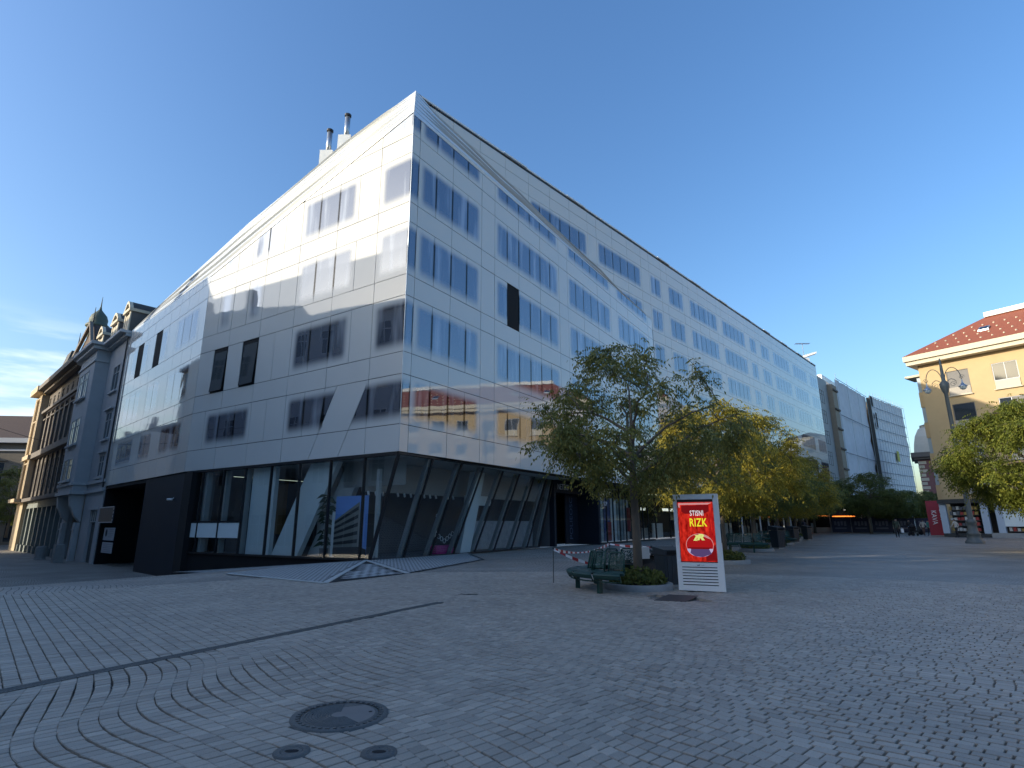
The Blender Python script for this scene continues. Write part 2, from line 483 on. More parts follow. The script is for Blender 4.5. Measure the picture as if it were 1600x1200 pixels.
def build_pavers():
    rnd = random.Random(3)
    e1 = V((.682, -.731, 0)); e2 = V((.731, .682, 0))
    items = []
    def wave(t, q):
        return -.15 * cos(2 * pi * (t + 5.15 + .10 * q) / 3.7) * (1 - .55 * sstep((q - 1.5) / 2.5)) + .02 * cos(2 * pi * (t + q) / 1.7)
    q = -7.0; k = 0
    dd = (DR1 - DR0).normalized(); dn = V((dd.y, -dd.x, 0))
    while q < 20.0:
        right = q > 4.1
        wdt = .088 if right else .128
        pit = .138 if right else .093
        gap = .013 if right else .0105
        t = -16.0 + ((k % 2) * .5 * pit if right else rnd.uniform(-.012, .012)) + (.12 * sin(k * .8) * pit if right else 0)
        while t < 12.0:
            ln = pit * rnd.uniform(.93, 1.07)
            tm = t + ln / 2
            c = e1 * tm + e2 * (q + wdt / 2 + wave(tm, q))
            wv_ = 0.0 if (c - DR0).dot(dn) < 0 else 1.0
            c = e1 * tm + e2 * (q + wdt / 2 + wave(tm, q) * wv_)
            t += ln
            dist = hypot(c.x, c.y)
            if dist > 17.5 or c.y < 2.4: continue
            px = to_px(c.x, c.y, 0)
            if px is None or not (-70 < px[0] < 1670 and px[1] < 1260): continue
            if any(hypot(c.x - a, c.y - b) < r_ - .03 for a, b, r_ in MANHOLES): continue
            dr = (c - DR0); along = dr.dot(dd)
            if abs(dr.dot(dn)) < .03 and -.1 < along < (DR1 - DR0).length + .05: continue
            if hypot(c.x - RING[0], c.y - RING[1]) < RING[2] - .05: continue
            if abs(c.x - KC[0]) < .36 and abs(c.y - KC[1]) < .2: continue
            if 2.5 < c.x < 3.6 and 10.72 < c.y < 11.9 : 
                if abs((c.x - 3.1) * .25 + (c.y - 11.3)) < .45 and abs(c.x - 3.1) < .5: continue
            t0 = tm - ln / 2; t1 = tm + ln / 2
            w0 = wave(t0, q) * wv_; w1 = wave(t1, q) * wv_
            g = gap * rnd.uniform(.6, 1.5) / 2; gq = (.0105 if right else .0105) * rnd.uniform(.5, 1.4)/2 
            cs = [e1 * (t0 + g) + e2 * (q + gq + w0), e1 * (t1 - g) + e2 * (q + gq + w1),
                  e1 * (t1 - g) + e2 * (q + wdt - gq + w1), e1 * (t0 + g) + e2 * (q + wdt - gq + w0)]
            items.append((dist, cs, rnd.gauss(.5, .30), rnd.uniform(.006, .0105), [rnd.uniform(-.0012, .0012) for _ in range(4)], c))
        q += wdt; k += 1
    items.sort(key=lambda i: i[0])
    def geo(it, shift):
        _, cs, tint, h, tl, c = it
        vs = []; 
        bev = .004
        for i in range(4): vs.append(V((cs[i].x, cs[i].y, -.045)) - shift)
        for i in range(4):
            vs.append(V((cs[i].x, cs[i].y, h + tl[i] - .004)) - shift)
        cc = sum(cs, V((0, 0, 0))) / 4
        for i in range(4):
            dcc = cc - cs[i]; m_ = cs[i] + dcc * (bev / max(dcc.length, 1e-6)) * 1.5
            vs.append(V((m_.x, m_.y, h + tl[i])) - shift)
        fs = [(8, 9, 10, 11)]
        for i in range(4):
            j = (i + 1) % 4
            fs.append((i, j, j + 4, i + 4)); fs.append((i + 4, j + 4, j + 8, i + 8))
        return vs, fs
    for it in items[:300]:
        sh = V((it[5].x, it[5].y, 0))
        vs, fs = geo(it, sh)
        me = bpy.data.meshes.new('paver'); me.from_pydata([tuple(v) for v in vs], [], fs)
        a = me.attributes.new('tint', 'FLOAT', 'POINT'); a.data.foreach_set('value', [it[2]] * len(vs))
        o = link('paver', me, MPAVE, GROUND); o.location = sh
    av = []; af = []; at = []
    for it in items[300:]:
        vs, fs = geo(it, V((0, 0, 0))); b = len(av)
        av += [tuple(v) for v in vs]; af += [[b + i for i in f] for f in fs]; at += [it[2]] * len(vs)
    me = bpy.data.meshes.new('paver_field'); me.from_pydata(av, [], af)
    a = me.attributes.new('tint', 'FLOAT', 'POINT'); a.data.foreach_set('value', at)
    o = link('paver_field', me, MPAVE, GROUND); o['kind'] = 'stuff'
    print('pavers', len(items))
build_pavers()

# ------------------------------------------------------------------ office building
OB = thing('office_building', 'long white glass office block with a folded roof edge and slanted shop windows', 'building', (P.x, P.y, 0))
PANELS = []; WINDOWS = []

def clip(poly, a, b, c):
    """keep a*s+b*z<=c"""
    out = []
    for i in range(len(poly)):
        p_, q_ = poly[i], poly[(i + 1) % len(poly)]
        fp = a * p_[0] + b * p_[1] - c; fq = a * q_[0] + b * q_[1] - c
        if fp <= 0: out.append(p_)
        if fp * fq < 0:
            t = fp / (fp - fq); out.append((p_[0] + (q_[0] - p_[0]) * t, p_[1] + (q_[1] - p_[1]) * t))
    return out
def inset(poly, g):
    cx = sum(p_[0] for p_ in poly) / len(poly); cz = sum(p_[1] for p_ in poly) / len(poly)
    # shrink each edge inwards by g
    n = len(poly); res = []
    area = sum(poly[i][0] * poly[(i + 1) % n][1] - poly[(i + 1) % n][0] * poly[i][1] for i in range(n))
    sgn = 1 if area > 0 else -1
    lines = []
    for i in range(n):
        (x0, y0), (x1, y1) = poly[i], poly[(i + 1) % n]
        dx, dy = x1 - x0, y1 - y0; l = hypot(dx, dy)
        if l < 1e-5: continue
        nx, ny = -dy / l * sgn, dx / l * sgn
        lines.append((nx, ny, nx * x0 + ny * y0 + g))
    n = len(lines)
    for i in range(n):
        a1, b1_, c1 = lines[i - 1]; a2, b2_, c2 = lines[i]
        det = a1 * b2_ - a2 * b1_
        if abs(det) < 1e-6: continue
        res.append(((c1 * b2_ - c2 * b1_) / det, (a1 * c2 - a2 * c1) / det))
    return res

def panel(F, s0, s1, z0, z1, poly=None, cl=None):
    pl = poly or [(s0, z0), (s1, z0), (s1, z1), (s0, z1)]
    if cl: pl = clip(pl, *cl)
    if len(pl) < 3: return
    zs = [p_[1] for p_ in pl]; ss = [p_[0] for p_ in pl]
    if max(zs) - min(zs) < .12 or max(ss) - min(ss) < .08: return
    pl = inset(pl, .013)
    if len(pl) >= 3: PANELS.append((F, pl))
def win(F, s0, s1, z0, z1, g0, g1, gz0=None, gz1=None, opened=False, cl=None, poly=None):
    """g0,g1: s range of the whole group, so that the frit fades only at its ends"""
    pl = poly or [(s0, z0), (s1, z0), (s1, z1), (s0, z1)]
    if cl: pl = clip(pl, *cl)
    if len(pl) < 3: return
    zs = [p_[1] for p_ in pl]
    if max(zs) - min(zs) < .15: return
    pl = inset(pl, .013)
    if len(pl) < 3: return
    WINDOWS.append((F, pl, s0, s1, g0, g1, gz0 if gz0 is not None else z0, gz1 if gz1 is not None else z1, opened))

LV = [4.17, 5.28, 7.36, 8.31, 10.81, 11.76, 14.26, 15.22, 17.72, 18.68, 21.18, 22.13, 24.53, 25.51, 26.6]
ROWS = [(5.28, 7.36), (8.31, 10.81), (11.76, 14.26), (15.22, 17.72), (18.68, 21.18), (22.13, 24.53)]
SPAN = [(4.17, 5.28), (7.36, 8.31), (10.81, 11.76), (14.26, 15.22), (17.72, 18.68), (21.18, 22.13), (24.53, 25.51), (25.51, 26.42)]
# F1
G1 = [(.5, 5.36), (6.57, 13.85), (15.06, 22.34), (23.55, 30.83)]
def split(a, b, w):
    n = max(1, round((b - a) / w)); return [(a + (b - a) * i / n, a + (b - a) * (i + 1) / n) for i in range(n)]
cols1 = [(0, .5)]
for i, (a, b) in enumerate(G1):
    cols1 += split(a, b, 2.43)
    cols1.append((b, G1[i + 1][0] if i + 1 < len(G1) else 32.05))
OPEN1 = {(2, 1, 1)}      # row, group, pane
for (z0, z1) in SPAN[:5]:
    for a, b in cols1: panel(F1, a, b, z0, z1)
for ri, (z0, z1) in enumerate(ROWS[:5]):
    zt = min(z1, 19.68)
    win(F1, 0, .5, z0, zt, -.4, 1.4, z0, z1)
    for gi, (a, b) in enumerate(G1):
        ps = split(a, b, 1.214)
        for pi_, (c, d_) in enumerate(ps):
            win(F1, c, d_, z0, zt, a, b, z0, z1, opened=(ri, gi, pi_) in OPEN1)
        nx = G1[gi + 1][0] if gi + 1 < len(G1) else 32.05
        panel(F1, b, nx, z0, zt)
# F2 (beyond the bend, and above the fold)
G2 = [(0.05, 2.4, 2), (3.6, 7.1, 3), (8.3, 15.4, 6), (16.6, 23.8, 6), (25.0, 27.5, 2), (28.9, 32.4, 3), (33.6, 40.8, 6), (42.0, 49.2, 6), (50.4, 55.2, 4)]
G2N = [(-17.3, -9.96, 6), (-8.67, -1.42, 6)]
OPEN2 = {(1, 2, 3), (0, 3, 4)}
def fold_up(s):
    pts = [(-27.63, 26.84), (-25.92, 26.11), (-23.44, 25.49), (-20.99, 24.79), (-18.53, 24.28), (-16.07, 23.53), (-13.72, 23.03), (-11.11, 22.35), (-8.64, 21.84), (-6.2, 21.03), (-2.6, 20.28), (-.02, 19.70)]
    for i in range(len(pts) - 1):
        if s <= pts[i + 1][0]:
            t = (s - pts[i][0]) / (pts[i + 1][0] - pts[i][0]); return pts[i][1] + (pts[i + 1][1] - pts[i][1]) * t
    return 19.7
cols2 = []
for i, (a, b, n) in enumerate(G2):
    cols2 += split(a, b, 2.4 if n != 3 else 3.5)
    if i + 1 < len(G2): cols2.append((b, G2[i + 1][0]))
cols2n = []
for i, (a, b, n) in enumerate(G2N):
    cols2n += split(a, b, 2.43); cols2n.append((b, G2N[i + 1][0] if i + 1 < 2 else 0.05))
cols2n = [(-27, -24.6), (-24.6, -22.2), (-22.2, -19.75), (-19.75, -17.3)] + cols2n
for (z0, z1) in SPAN:
    for a, b in cols2: panel(F2, a, b, z0, z1)
    for a, b in cols2n:
        if z1 > fold_up(b) - .6: panel(F2, a, b, z0, z1)
for ri, (z0, z1) in enumerate(ROWS):
    for gi, (a, b, n) in enumerate(G2):
        for pi_, (c, d_) in enumerate(split(a, b, (b - a) / n)):
            win(F2, c, d_, z0, z1, a, b, opened=(ri, gi, pi_) in OPEN2)
        if gi + 1 < len(G2): panel(F2, b, G2[gi + 1][0], z0, z1)
    for gi, (a, b, n) in enumerate(G2N):
        for c, d_ in split(a, b, (b - a) / n):
            if z1 > fold_up(d_) - .8: win(F2, c, d_, z0, z1, a, b)
        nx = G2N[gi + 1][0] if gi + 1 < 2 else 0.05
        if z1 > fold_up(nx) - .8: panel(F2, b, nx, z0, z1)
panel(F2, -19.75, -17.3, 22.13, 24.53)
# F3
C3 = [0, 1.93, 4.71, 7.48, 10.23, 12.98, 15.73]
CL3 = (.268, 1, 19.80)           # under the slanting fold
for (z0, z1) in SPAN[1:6]:
    for a, b in zip(C3, C3[1:]): panel(F3, a, b, z0, z1, cl=CL3)
dg = lambda z, e: e + (7.36 - z) * (4.95 - 3.9) / 2.08        # left edge of the leaning panel at height z
DW = 1.95
for a, b in zip(C3[3:], C3[4:]): panel(F3, a, b, 4.17, 5.28)
panel(F3, 0, 1.93, 4.17, 5.28)
L5, L4_ = dg(5.28, 3.9), dg(4.17, 3.9)
panel(F3, 0, 0, 0, 0, poly=[(1.93, 4.17), (L4_ - DW, 4.17), (L5 - DW, 5.28), (1.93, 5.28)])
panel(F3, 0, 0, 0, 0, poly=[(L4_ - DW, 4.17), (L4_, 4.17), (L5, 5.28), (L5 - DW, 5.28)])
panel(F3, 0, 0, 0, 0, poly=[(L4_, 4.17), (7.48, 4.17), (7.48, 5.28), (L5, 5.28)])
z0, z1 = ROWS[0]
panel(F3, 0, 0, 0, 0, poly=[(L5 - DW, z0), (L5, z0), (3.9, z1), (3.9 - DW, z1)])
win(F3, 0, 1.93, z0, z1, -.6, 3.4)
win(F3, 1.93, 3.3, z0, z1, -.6, 3.4, poly=[(1.93, z0), (L5 - DW, z0), (1.95, z1), (1.93, z1)])
win(F3, 3.9, 4.71, z0, z1, 3.0, 7.48, poly=[(L5, z0), (5.0, z0), (4.71, z0 + .3), (4.71, z1), (3.9, z1)])
win(F3, 4.71, 6.1, z0, z1, 3.0, 7.48, poly=[(5.0, z0), (6.1, z0), (6.1, z1), (4.71, z1), (4.71, z0 + .3)])
win(F3, 6.1, 7.48, z0, z1, 3.0, 7.48)
panel(F3, 7.48, 8.98, z0, z1); panel(F3, 8.98, 10.23, z0, z1)
for a, b in split(10.23, 14.4, 1.39): win(F3, a, b, z0, z1, 10.23, 14.4)
panel(F3, 14.4, 15.73, z0, z1)
for ri in (1, 2, 3):
    z0, z1 = ROWS[ri]
    win(F3, 0, 1.93, z0, z1, -.6, 1.93)
    panel(F3, 1.93, 3.3, z0, z1, cl=CL3)
    for a, b in [(3.3, 4.71), (4.71, 6.1), (6.1, 7.48)]: win(F3, a, b, z0, z1, 3.3, 7.48, cl=CL3)
    panel(F3, 7.48, 8.85, z0, z1, cl=CL3)
    if ri == 3:
        for a, b in [(8.85, 10.23), (10.23, 11.62)]: win(F3, a, b, z0, z1, 8.85, 11.62, cl=CL3)
    else:
        panel(F3, 8.85, 10.23, z0, z1)
        win(F3, 10.23, 11.6, z0, z1, 10.23, 11.6, opened=(ri == 1))
    panel(F3, 11.62, 12.98, z0, z1, cl=CL3)
    win(F3, 12.98, 14.3, z0, z1, 12.98, 14.3, cl=CL3, opened=(ri == 1))
    panel(F3, 14.3, 15.73, z0, z1, cl=CL3)
win(F3, 0, 1.93, 18.68, 21.18, -.6, 1.93, cl=CL3)
panel(F3, 1.93, 4.71, 18.68, 21.18, cl=CL3)
# F4
GW4 = [[(1.4, 5.5, 3), (6.9, 9.7, 2), (11.0, 15.2, 3)], [(1.4, 5.5, 3), (6.9, 9.7, 2), (11.0, 15.2, 3)], [(1.0, 5.1, 3), (6.6, 9.4, 2), (10.8, 15.0, 3)]]
CL4 = (-.036, 1, 15.62)
for (z0, z1) in [(4.17, 5.28), (7.36, 8.31), (10.81, 11.76), (14.26, 15.22)]:
    for a, b in split(0, 16.6, 1.66): panel(F4, a, b, z0, z1)
for a, b in split(0, 16.6, 1.2): panel(F4, a, b, 15.22, 16.4, cl=CL4)
for ri in range(3):
    z0, z1 = ROWS[ri]; last = 0.
    for gi, (a, b, n) in enumerate(GW4[ri]):
        panel(F4, last, a, z0, z1)
        for pi_, (c, d_) in enumerate(split(a, b, (b - a) / n)):
            win(F4, c, d_, z0, z1, a, b, opened=(ri == 2 and (gi, pi_) in ((1, 1), (2, 1))))
        last = b
    panel(F4, last, 16.6, z0, z1)

def area(pl): return abs(sum(pl[i][0] * pl[(i + 1) % len(pl)][1] - pl[(i + 1) % len(pl)][0] * pl[i][1] for i in range(len(pl)))) / 2
def shown(F, pl):
    c = F.p(sum(p_[0] for p_ in pl) / len(pl), sum(p_[1] for p_ in pl) / len(pl)); d = c - V((0, 0, EYE))
    return area(pl) * abs(d.normalized().dot(F.n)) / d.length_squared
MESHES = {}
def emit_panels():
    PANELS.sort(key=lambda t: -shown(*t))
    for F, pl in PANELS[:296]:
        s0 = pl[0][0]; z0 = pl[0][1]
        key = (F.d.x, tuple((round(a - s0, 3), round(b - z0, 3)) for a, b in pl))
        me = MESHES.get(key)
        if me is None:
            mb = MB(); F.poly(mb, pl, -.03, 0); me = mb.mesh('panel', F.p(s0, z0))
            bm = bmesh.new(); bm.from_mesh(me); bmesh.ops.recalc_face_normals(bm, faces=bm.faces); bm.to_mesh(me); bm.free()
            me.materials.append(MW); MESHES[key] = me
        o = bpy.data.objects.new('panel', me); COL.objects.link(o); o.parent = OB; o.location = F.p(s0, z0) - OB.location
        o.rotation_euler = (random.gauss(0, .0016), random.gauss(0, .0016), random.gauss(0, .0018))
    mb = MB()
    for F, pl in PANELS[296:]: F.poly(mb, pl, -.03, 0)
    if mb.v: obj('far_panels', mb, MW, OB)['kind'] = 'stuff'
def uv_fill(me, data):
    for nm, fn in (('ends', 0), ('sills', 1), ('pane', 2)):
        ul = me.uv_layers.new(name=nm)
        for li, lp in enumerate(me.loops): ul.data[li].uv = data[lp.vertex_index][fn]
def win_geo(w):
    F, pl, s0, s1, g0, g1, gz0, gz1, op = w
    mb = MB(); F.poly(mb, pl, -.028, 0)
    data = []
    for _ in range(2):
        for a, z in pl: data.append(((a - g0, g1 - a), (z - gz0, gz1 - z), (a - s0, s1 - a)))
    return mb, data
def emit_windows():
    WINDOWS.sort(key=lambda t: -shown(t[0], t[1]) - (1 if t[8] else 0))
    for w in WINDOWS[:296]:
        F, pl = w[0], w[1]
        if w[8]:
            zt = max(z for _, z in pl); zb = min(z for _, z in pl)
            c = F.p((w[2] + w[3]) / 2, zt)
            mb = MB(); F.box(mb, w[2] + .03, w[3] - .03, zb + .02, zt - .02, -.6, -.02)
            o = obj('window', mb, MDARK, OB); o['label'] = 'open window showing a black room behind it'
            if F is F3:
                mb = MB(); a0, a1 = w[2] + .07, w[3] - .16
                p0 = [F.p(a0, zt - .22, -.03), F.p(a1, zt - .22, -.03), F.p(a1, zb + .05, .10), F.p(a0, zb + .05, .10)]
                mb.prism(p0, F.n * .03); obj('sash', mb, MGLD, o)
            continue
        s0 = pl[0][0]; z0 = pl[0][1]
        key = ('w', F.d.x, tuple((round(a - s0, 3), round(b - z0, 3)) for a, b in pl), tuple(round(x, 3) for x in (w[4] - s0, w[5] - s0, w[6] - z0, w[7] - z0)))
        me = MESHES.get(key)
        if me is None:
            mb, data = win_geo(w); me = mb.mesh('window', F.p(s0, z0)); uv_fill(me, data)
            bm = bmesh.new(); bm.from_mesh(me); bmesh.ops.recalc_face_normals(bm, faces=bm.faces); bm.to_mesh(me); bm.free()
            me.materials.append(MWINP if (F in (F3, F4) and w[6] > 11) else MWIN); MESHES[key] = me
        o = bpy.data.objects.new('window', me); COL.objects.link(o); o.parent = OB; o.location = F.p(s0, z0) - OB.location
    big = MB(); dat = []
    for w in WINDOWS[296:]:
        mb, d_ = win_geo(w); b = len(big.v); big.v += mb.v; big.f += [[b + i for i in f] for f in mb.f]; big.m += mb.m; dat += d_
    if big.v:
        me = big.mesh('far_windows', OB.location); uv_fill(me, dat)
        bm = bmesh.new(); bm.from_mesh(me); bmesh.ops.recalc_face_normals(bm, faces=bm.faces); bm.to_mesh(me); bm.free()
        link('far_windows', me, MWIN, OB)['kind'] = 'stuff'
    print('panels', len(PANELS), 'windows', len(WINDOWS))
MGLD = mat('tilted_dark_pane', (.03, .035, .04), .05, spec=1.0)
emit_panels(); emit_windows()

# backing walls, roof, folds
mb = MB()
F1.quad(mb, 0.1, 32.2, 4.05, 19.75, -.09)
F2.quad(mb, -27.6, 55.3, 4.05, 26.55, -.09)
F3.poly(mb, [(0.1, 4.05), (15.8, 4.05), (15.8, 15.45), (0.1, 19.65)], -.12, -.09)
F4.poly(mb, [(-.05, 4.05), (16.6, 4.05), (16.6, 16.1), (-.05, 15.5)], -.12, -.09)
obj('backing_wall', mb, MBACK, OB)
APEX = F2.p(-27.63, 26.84)
RIDGE3 = [(4.63, 26.85, 4.85), (9.49, 24.80, 4.0), (14.30, 22.05, 3.0), (16.5, 20.6, 2.4)]
RIDGE4 = [(5.3, 19.2, 1.5), (7.7, 18.6, 1.2), (13.7, 17.2, .5), (16.54, 16.25, .02)]
ridge = [F3.p(a, z, -o) for a, z, o in RIDGE3] + [F4.p(a, z, -o) for a, z, o in RIDGE4]
ridge[0] = APEX
low = [F3.p(s_, 19.84 - .268 * s_, .005) for s_ in (0, 2.3, 5, 7.5, 11.6, 15.6)] + [F4.p(s_, 15.62 + .036 * s_, .005) for s_ in (1.0, 4, 8, 12, 16.54)]
def resample(pts, n):
    ls = [0]
    for i in range(len(pts) - 1): ls.append(ls[-1] + (pts[i + 1] - pts[i]).length)
    out = []
    for k in range(n + 1):
        t = ls[-1] * k / n; i = 0
        while i < len(ls) - 2 and ls[i + 1] < t: i += 1
        f = (t - ls[i]) / (ls[i + 1] - ls[i]); out.append(pts[i].lerp(pts[i + 1], f))
    return out
def pleats(name, low, up, n, m, amp, seed, shiftk, outward, nf):
    """long folded sheets of membrane from the lower to the upper edge"""
    rnd = random.Random(seed)
    lo = resample(low, n); hi = resample(up, n)
    offs = [rnd.uniform(.35, 1) for _ in range(60)]
    def prof(x):
        i = int(math.floor(x)); f = x - i
        return offs[i % 60] * ((1 - f) if f > .05 else f / .05) 
    # rows of vertices follow the pleats: each pleat starts proud of the one below it and tucks under the next
    k = int(nf); ws = []
    for q in range(k):
        for f in (0.0, .09, .35, .7, .97): ws.append((q, f))
    ws.append((k - 1, 1.0)); m = len(ws) - 1
    ph = [rnd.uniform(0, 6.28) for _ in range(k + 1)]
    vs = []; fs = []
    for i in range(n + 1):
        t = i / n; span = hi[i] - lo[i]
        ease = min(1, span.length / 3.0) * min(1, t * 14)
        cut = [0.0]
        for q in range(1, k): cut.append(q / k + .35 / k * sin(ph[q] + t * (3 + q * .7)) * min(1, t * 6))
        cut.append(1.0)
        for j, (q, f) in enumerate(ws):
            w = cut[q] + (cut[q + 1] - cut[q]) * f
            amp_q = amp * (.55 + .45 * sin(ph[q] * 3 + t * 5)) * ease
            d_ = amp_q * (f / .09 if f < .09 else (1 - f) ** .8)
            if q == 0 and f < .09: d_ = 0
            if q == k - 1 and f > .9: d_ = 0
            vs.append(lo[i] + span * w + outward * d_)
    W = m + 1
    for i in range(n):
        for j in range(m): fs.append((i * W + j, (i + 1) * W + j, (i + 1) * W + j + 1, i * W + j + 1))
    mb = MB(); mb.add(vs, fs)
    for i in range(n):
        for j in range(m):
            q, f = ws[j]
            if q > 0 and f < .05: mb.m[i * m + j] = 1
    return obj(name, mb, [MFOLD, MSTEPSH], OB, fix=False)
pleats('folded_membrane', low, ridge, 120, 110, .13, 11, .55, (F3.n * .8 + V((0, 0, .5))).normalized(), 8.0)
lowR = [F1.p(s_, 19.69, .005) for s_ in (0, 4, 8, 12, 16, 20, 24, 28, 32.0)]
upR = [F2.p(s_, fold_up(s_), .01) for s_ in (-27.63, -25.92, -23.44, -20.99, -18.53, -16.07, -13.72, -11.11, -8.64, -6.2, -2.6, -.02)]
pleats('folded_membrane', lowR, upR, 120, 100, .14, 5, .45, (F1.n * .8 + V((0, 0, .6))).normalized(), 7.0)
# flat roof and coping
mb = MB()
back = F2.p(55.3, 26.6, -15); backl = F2.p(-27, 26.6, -9)
mb.poly([F2.p(-27.6, 26.6, -.1), F2.p(55.3, 26.6, -.1), back, F2.p(0, 26.6, -15), F2.p(-20, 26.6, -15)])
rb = [r_ - F3.n * 6 + V((0, 0, .2)) for r_ in ridge]
for i in range(len(ridge) - 1): mb.quad(ridge[i] - V((0, 0, .03)), ridge[i + 1] - V((0, 0, .03)), rb[i + 1], rb[i])
mb.quad(F2.p(55.3, 0, -15), F2.p(55.3, 0, -.1), F2.p(55.3, 26.6, -.1), F2.p(55.3, 26.6, -15))
obj('roof', mb, MROOFG, OB)
mb = MB()
F2.box(mb, -26.4, 55.3, 26.44, 26.62, -.25, -.05)
obj('parapet_shadow_gap', mb, MBLACK, OB)
mb = MB()
for i in range(34):
    a = -27.2 + i * 82.4 / 34; F2.box(mb, a + .01, a + 82.4 / 34 - .01, 26.63, 26.74 + .03 * random.random(), -.6, .02 + .10 * random.random() * (i % 3 == 0))
obj('coping', mb, MWHITE, OB)
# corner edge strip
mb = MB(); mb.tube([P + V((0, 0, 4.2)) + (F1.n + F3.n) * .004, P + V((0, 0, 19.8)) + (F1.n + F3.n) * .004], .018, 6)
obj('corner_trim', mb, MSTEEL, OB)

# flues above the left roof
def flue(s_, o, z, lab):
    b = F3.p(s_, z, -o)
    t = thing('roof_flue', lab, 'flue', b)
    m_ = MB(); m_.tube([b + V((0, 0, .3)), b + V((0, 0, 1.9))], .17, 10); obj('pipe', m_, MSTEEL, t, True)
    m_ = MB(); m_.lathe([(0, 2.15), (.22, 2.1), (.22, 1.98), (.05, 1.95)], b, 10); obj('cap', m_, MBLACK, t)
    m_ = MB(); m_.box(b.x - .4, b.x + .4, b.y - .4, b.y + .4, b.z - 1.2, b.z + .32); obj('kerb', m_, MWHITE, t)
flue(11.55, 4.2, 24.5, 'left steel flue on the slanted white roof, lower of the two')
flue(10.0, 4.3, 25.05, 'steel flue nearest the pointed roof corner, higher of the two')

# ------------------------------------------------------------------ ground floor of the office block
# left glazing on F3
MF = MBLACK
M3 = [1.93, 4.0, 6.06, 8.14, 10.18, 12.03, 13.9, 15.4]
mb = MB(); F3.quad(mb, 1.3, 15.4, .05, 4.05, -.06)
mb = MB()
edges = M3
prev = None
pane_polys = []
pane_polys.append([(0.0, 4.08), (1.3, .05), (1.93, .05), (1.93, 4.08)])
for a, b in zip(M3, M3[1:]): 
    if a >= 10.1:
        pane_polys.append([(a, 1.58), (b, 1.58), (b, 4.08), (a, 4.08)])
        pane_polys.append([(a, .75), (b, .75), (b, 1.5), (a, 1.5)])
        pane_polys.append([(a, .05), (b, .05), (b, .73), (a, .73)])
    else: pane_polys.append([(a, .05), (b, .05), (b, 4.08), (a, 4.08)])
for i, pl in enumerate(pane_polys):
    q = inset(pl, .02)
    m_ = MB(); m_.poly([F3.p(a, z, -.06) for a, z in q])
    obj('shop_window', m_, MGL if not (abs(pl[0][1] - .75) < .01) else MLGREY, OB)
for a in M3:
    m_ = MB(); F3.box(m_, a - .035, a + .035, 0, 4.12, -.14, -.02); obj('mullion', m_, MF, OB)
m_ = MB(); F3.box(m_, 10.2, 15.38, 1.5, 1.58, -.13, -.03); obj('transom', m_, MF, OB)
m_ = MB(); F3.box(m_, .1, 15.5, 4.06, 4.165, -.3, -.01); F3.box(m_, 1.2, 15.5, -.02, .06, -.16, -.01); obj('shopfront_frame', m_, MF, OB)
m_ = MB(); F3.poly(m_, [(1.25, -.02), (1.25, -.3), (15.6, -1.4), (15.6, -.02)], -.3, -.1); obj('black_plinth', m_, MDARK, OB)
# interior of the corner shop
m_ = MB()
zf = .03
c0 = F3.p(1.3, zf, -.12); c1 = F3.p(15.4, zf, -.12); c2 = F3.p(15.4, zf, -7.5); c3 = F1.p(15.6, zf, -7.5); c4 = F1.p(15.6, zf, -2.0); 
m_.poly([c0, c1, c2, c3, c4]); obj('shop_floor', m_, MDGREY, OB)
m_ = MB(); m_.mi = 0
up = V((0, 0, 4.03))
m_.quad(c2, c3, c3 + up, c2 + up); m_.quad(c1, c2, c2 + up, c1 + up); m_.quad(c3, c4, c4 + up, c3 + up)
obj('shop_back_wall', m_, MDGREY, OB)
m_ = MB(); m_.poly([F3.p(0.05, 4.09, -.1), F3.p(15.4, 4.09, -.1), c2 + V((0, 0, 4.06)), F1.p(15.6, 4.09, -7.5), F1.p(15.6, 4.09, -.1)]); obj('shop_ceiling', m_, MMGREY, OB)
m_ = MB(); F3.box(m_, 8.3, 10.1, .03, 4.07, -.62, -.42); obj('pale_column', m_, MLGREY, OB)
m_ = MB(); F3.poly(m_, [(6.35, .04), (8.2, .04), (5.9, 4.07), (4.05, 4.07)], -.75, -.5); obj('leaning_column', m_, MLGREY, OB)
m_ = MB(); F3.poly(m_, [(5.0, .04), (6.3, .04), (4.0, 4.07), (2.9, 4.07)], -1.25, -1.0); obj('leaning_column', m_, MMGREY, OB)  # darker slab standing for the shaded side face of the leaning column
m_ = MB(); F3.box(m_, 6.2, 7.4, .03, 4.07, -2.6, -2.3); obj('grey_partition', m_, MMGREY, OB)
m_ = MB(); F3.box(m_, 10.3, 11.6, .9, 3.5, -2.6, -2.4); obj('grey_partition', m_, mat('ochre_wall', (.30, .20, .09), .8, .2, 2), OB)
m_ = MB(); F3.box(m_, 14.2, 15.3, .05, 4.0, -.9, -.7); obj('grey_partition', m_, MMGREY, OB)
for a in (12.0, 13.7, 10.25):
    m_ = MB(); F3.box(m_, a + .05, a + .28, .05, 4.05, -.5, -.25); obj('inner_post', m_, MMGREY, OB)
m_ = MB(); F3.box(m_, 10.2, 14.5, .05, .7, -1.6, -1.2); obj('low_counter', m_, MDGREY, OB)
m_ = MB(); m_.quad(F3.p(.5, 2.95, -1.0), F3.p(4.2, 2.95, -1.0), F3.p(4.2, 4.07, -1.0), F3.p(.5, 4.07, -1.0)); obj('ceiling_bulkhead', m_, mat('bulkhead', (.28, .30, .29), .8, .1, 1), OB)
m_ = MB(); F1.box(m_, 0.8, 15.4, 2.75, 4.07, -2.85, -2.7); obj('ceiling_bulkhead', m_, mat('bulkhead_grey', (.34, .35, .34), .8, .08, 1), OB)
for i in range(11):
    m_ = MB(); c = F1.p(.9 + i * .42 + (i // 3) * .5, 2.62, -2.55); m_.tube([c + V((0, 0, .12)), c + V((.05, -.07, -.03))], .05, 7); obj('spot_lamp', m_, MWHITE, OB)
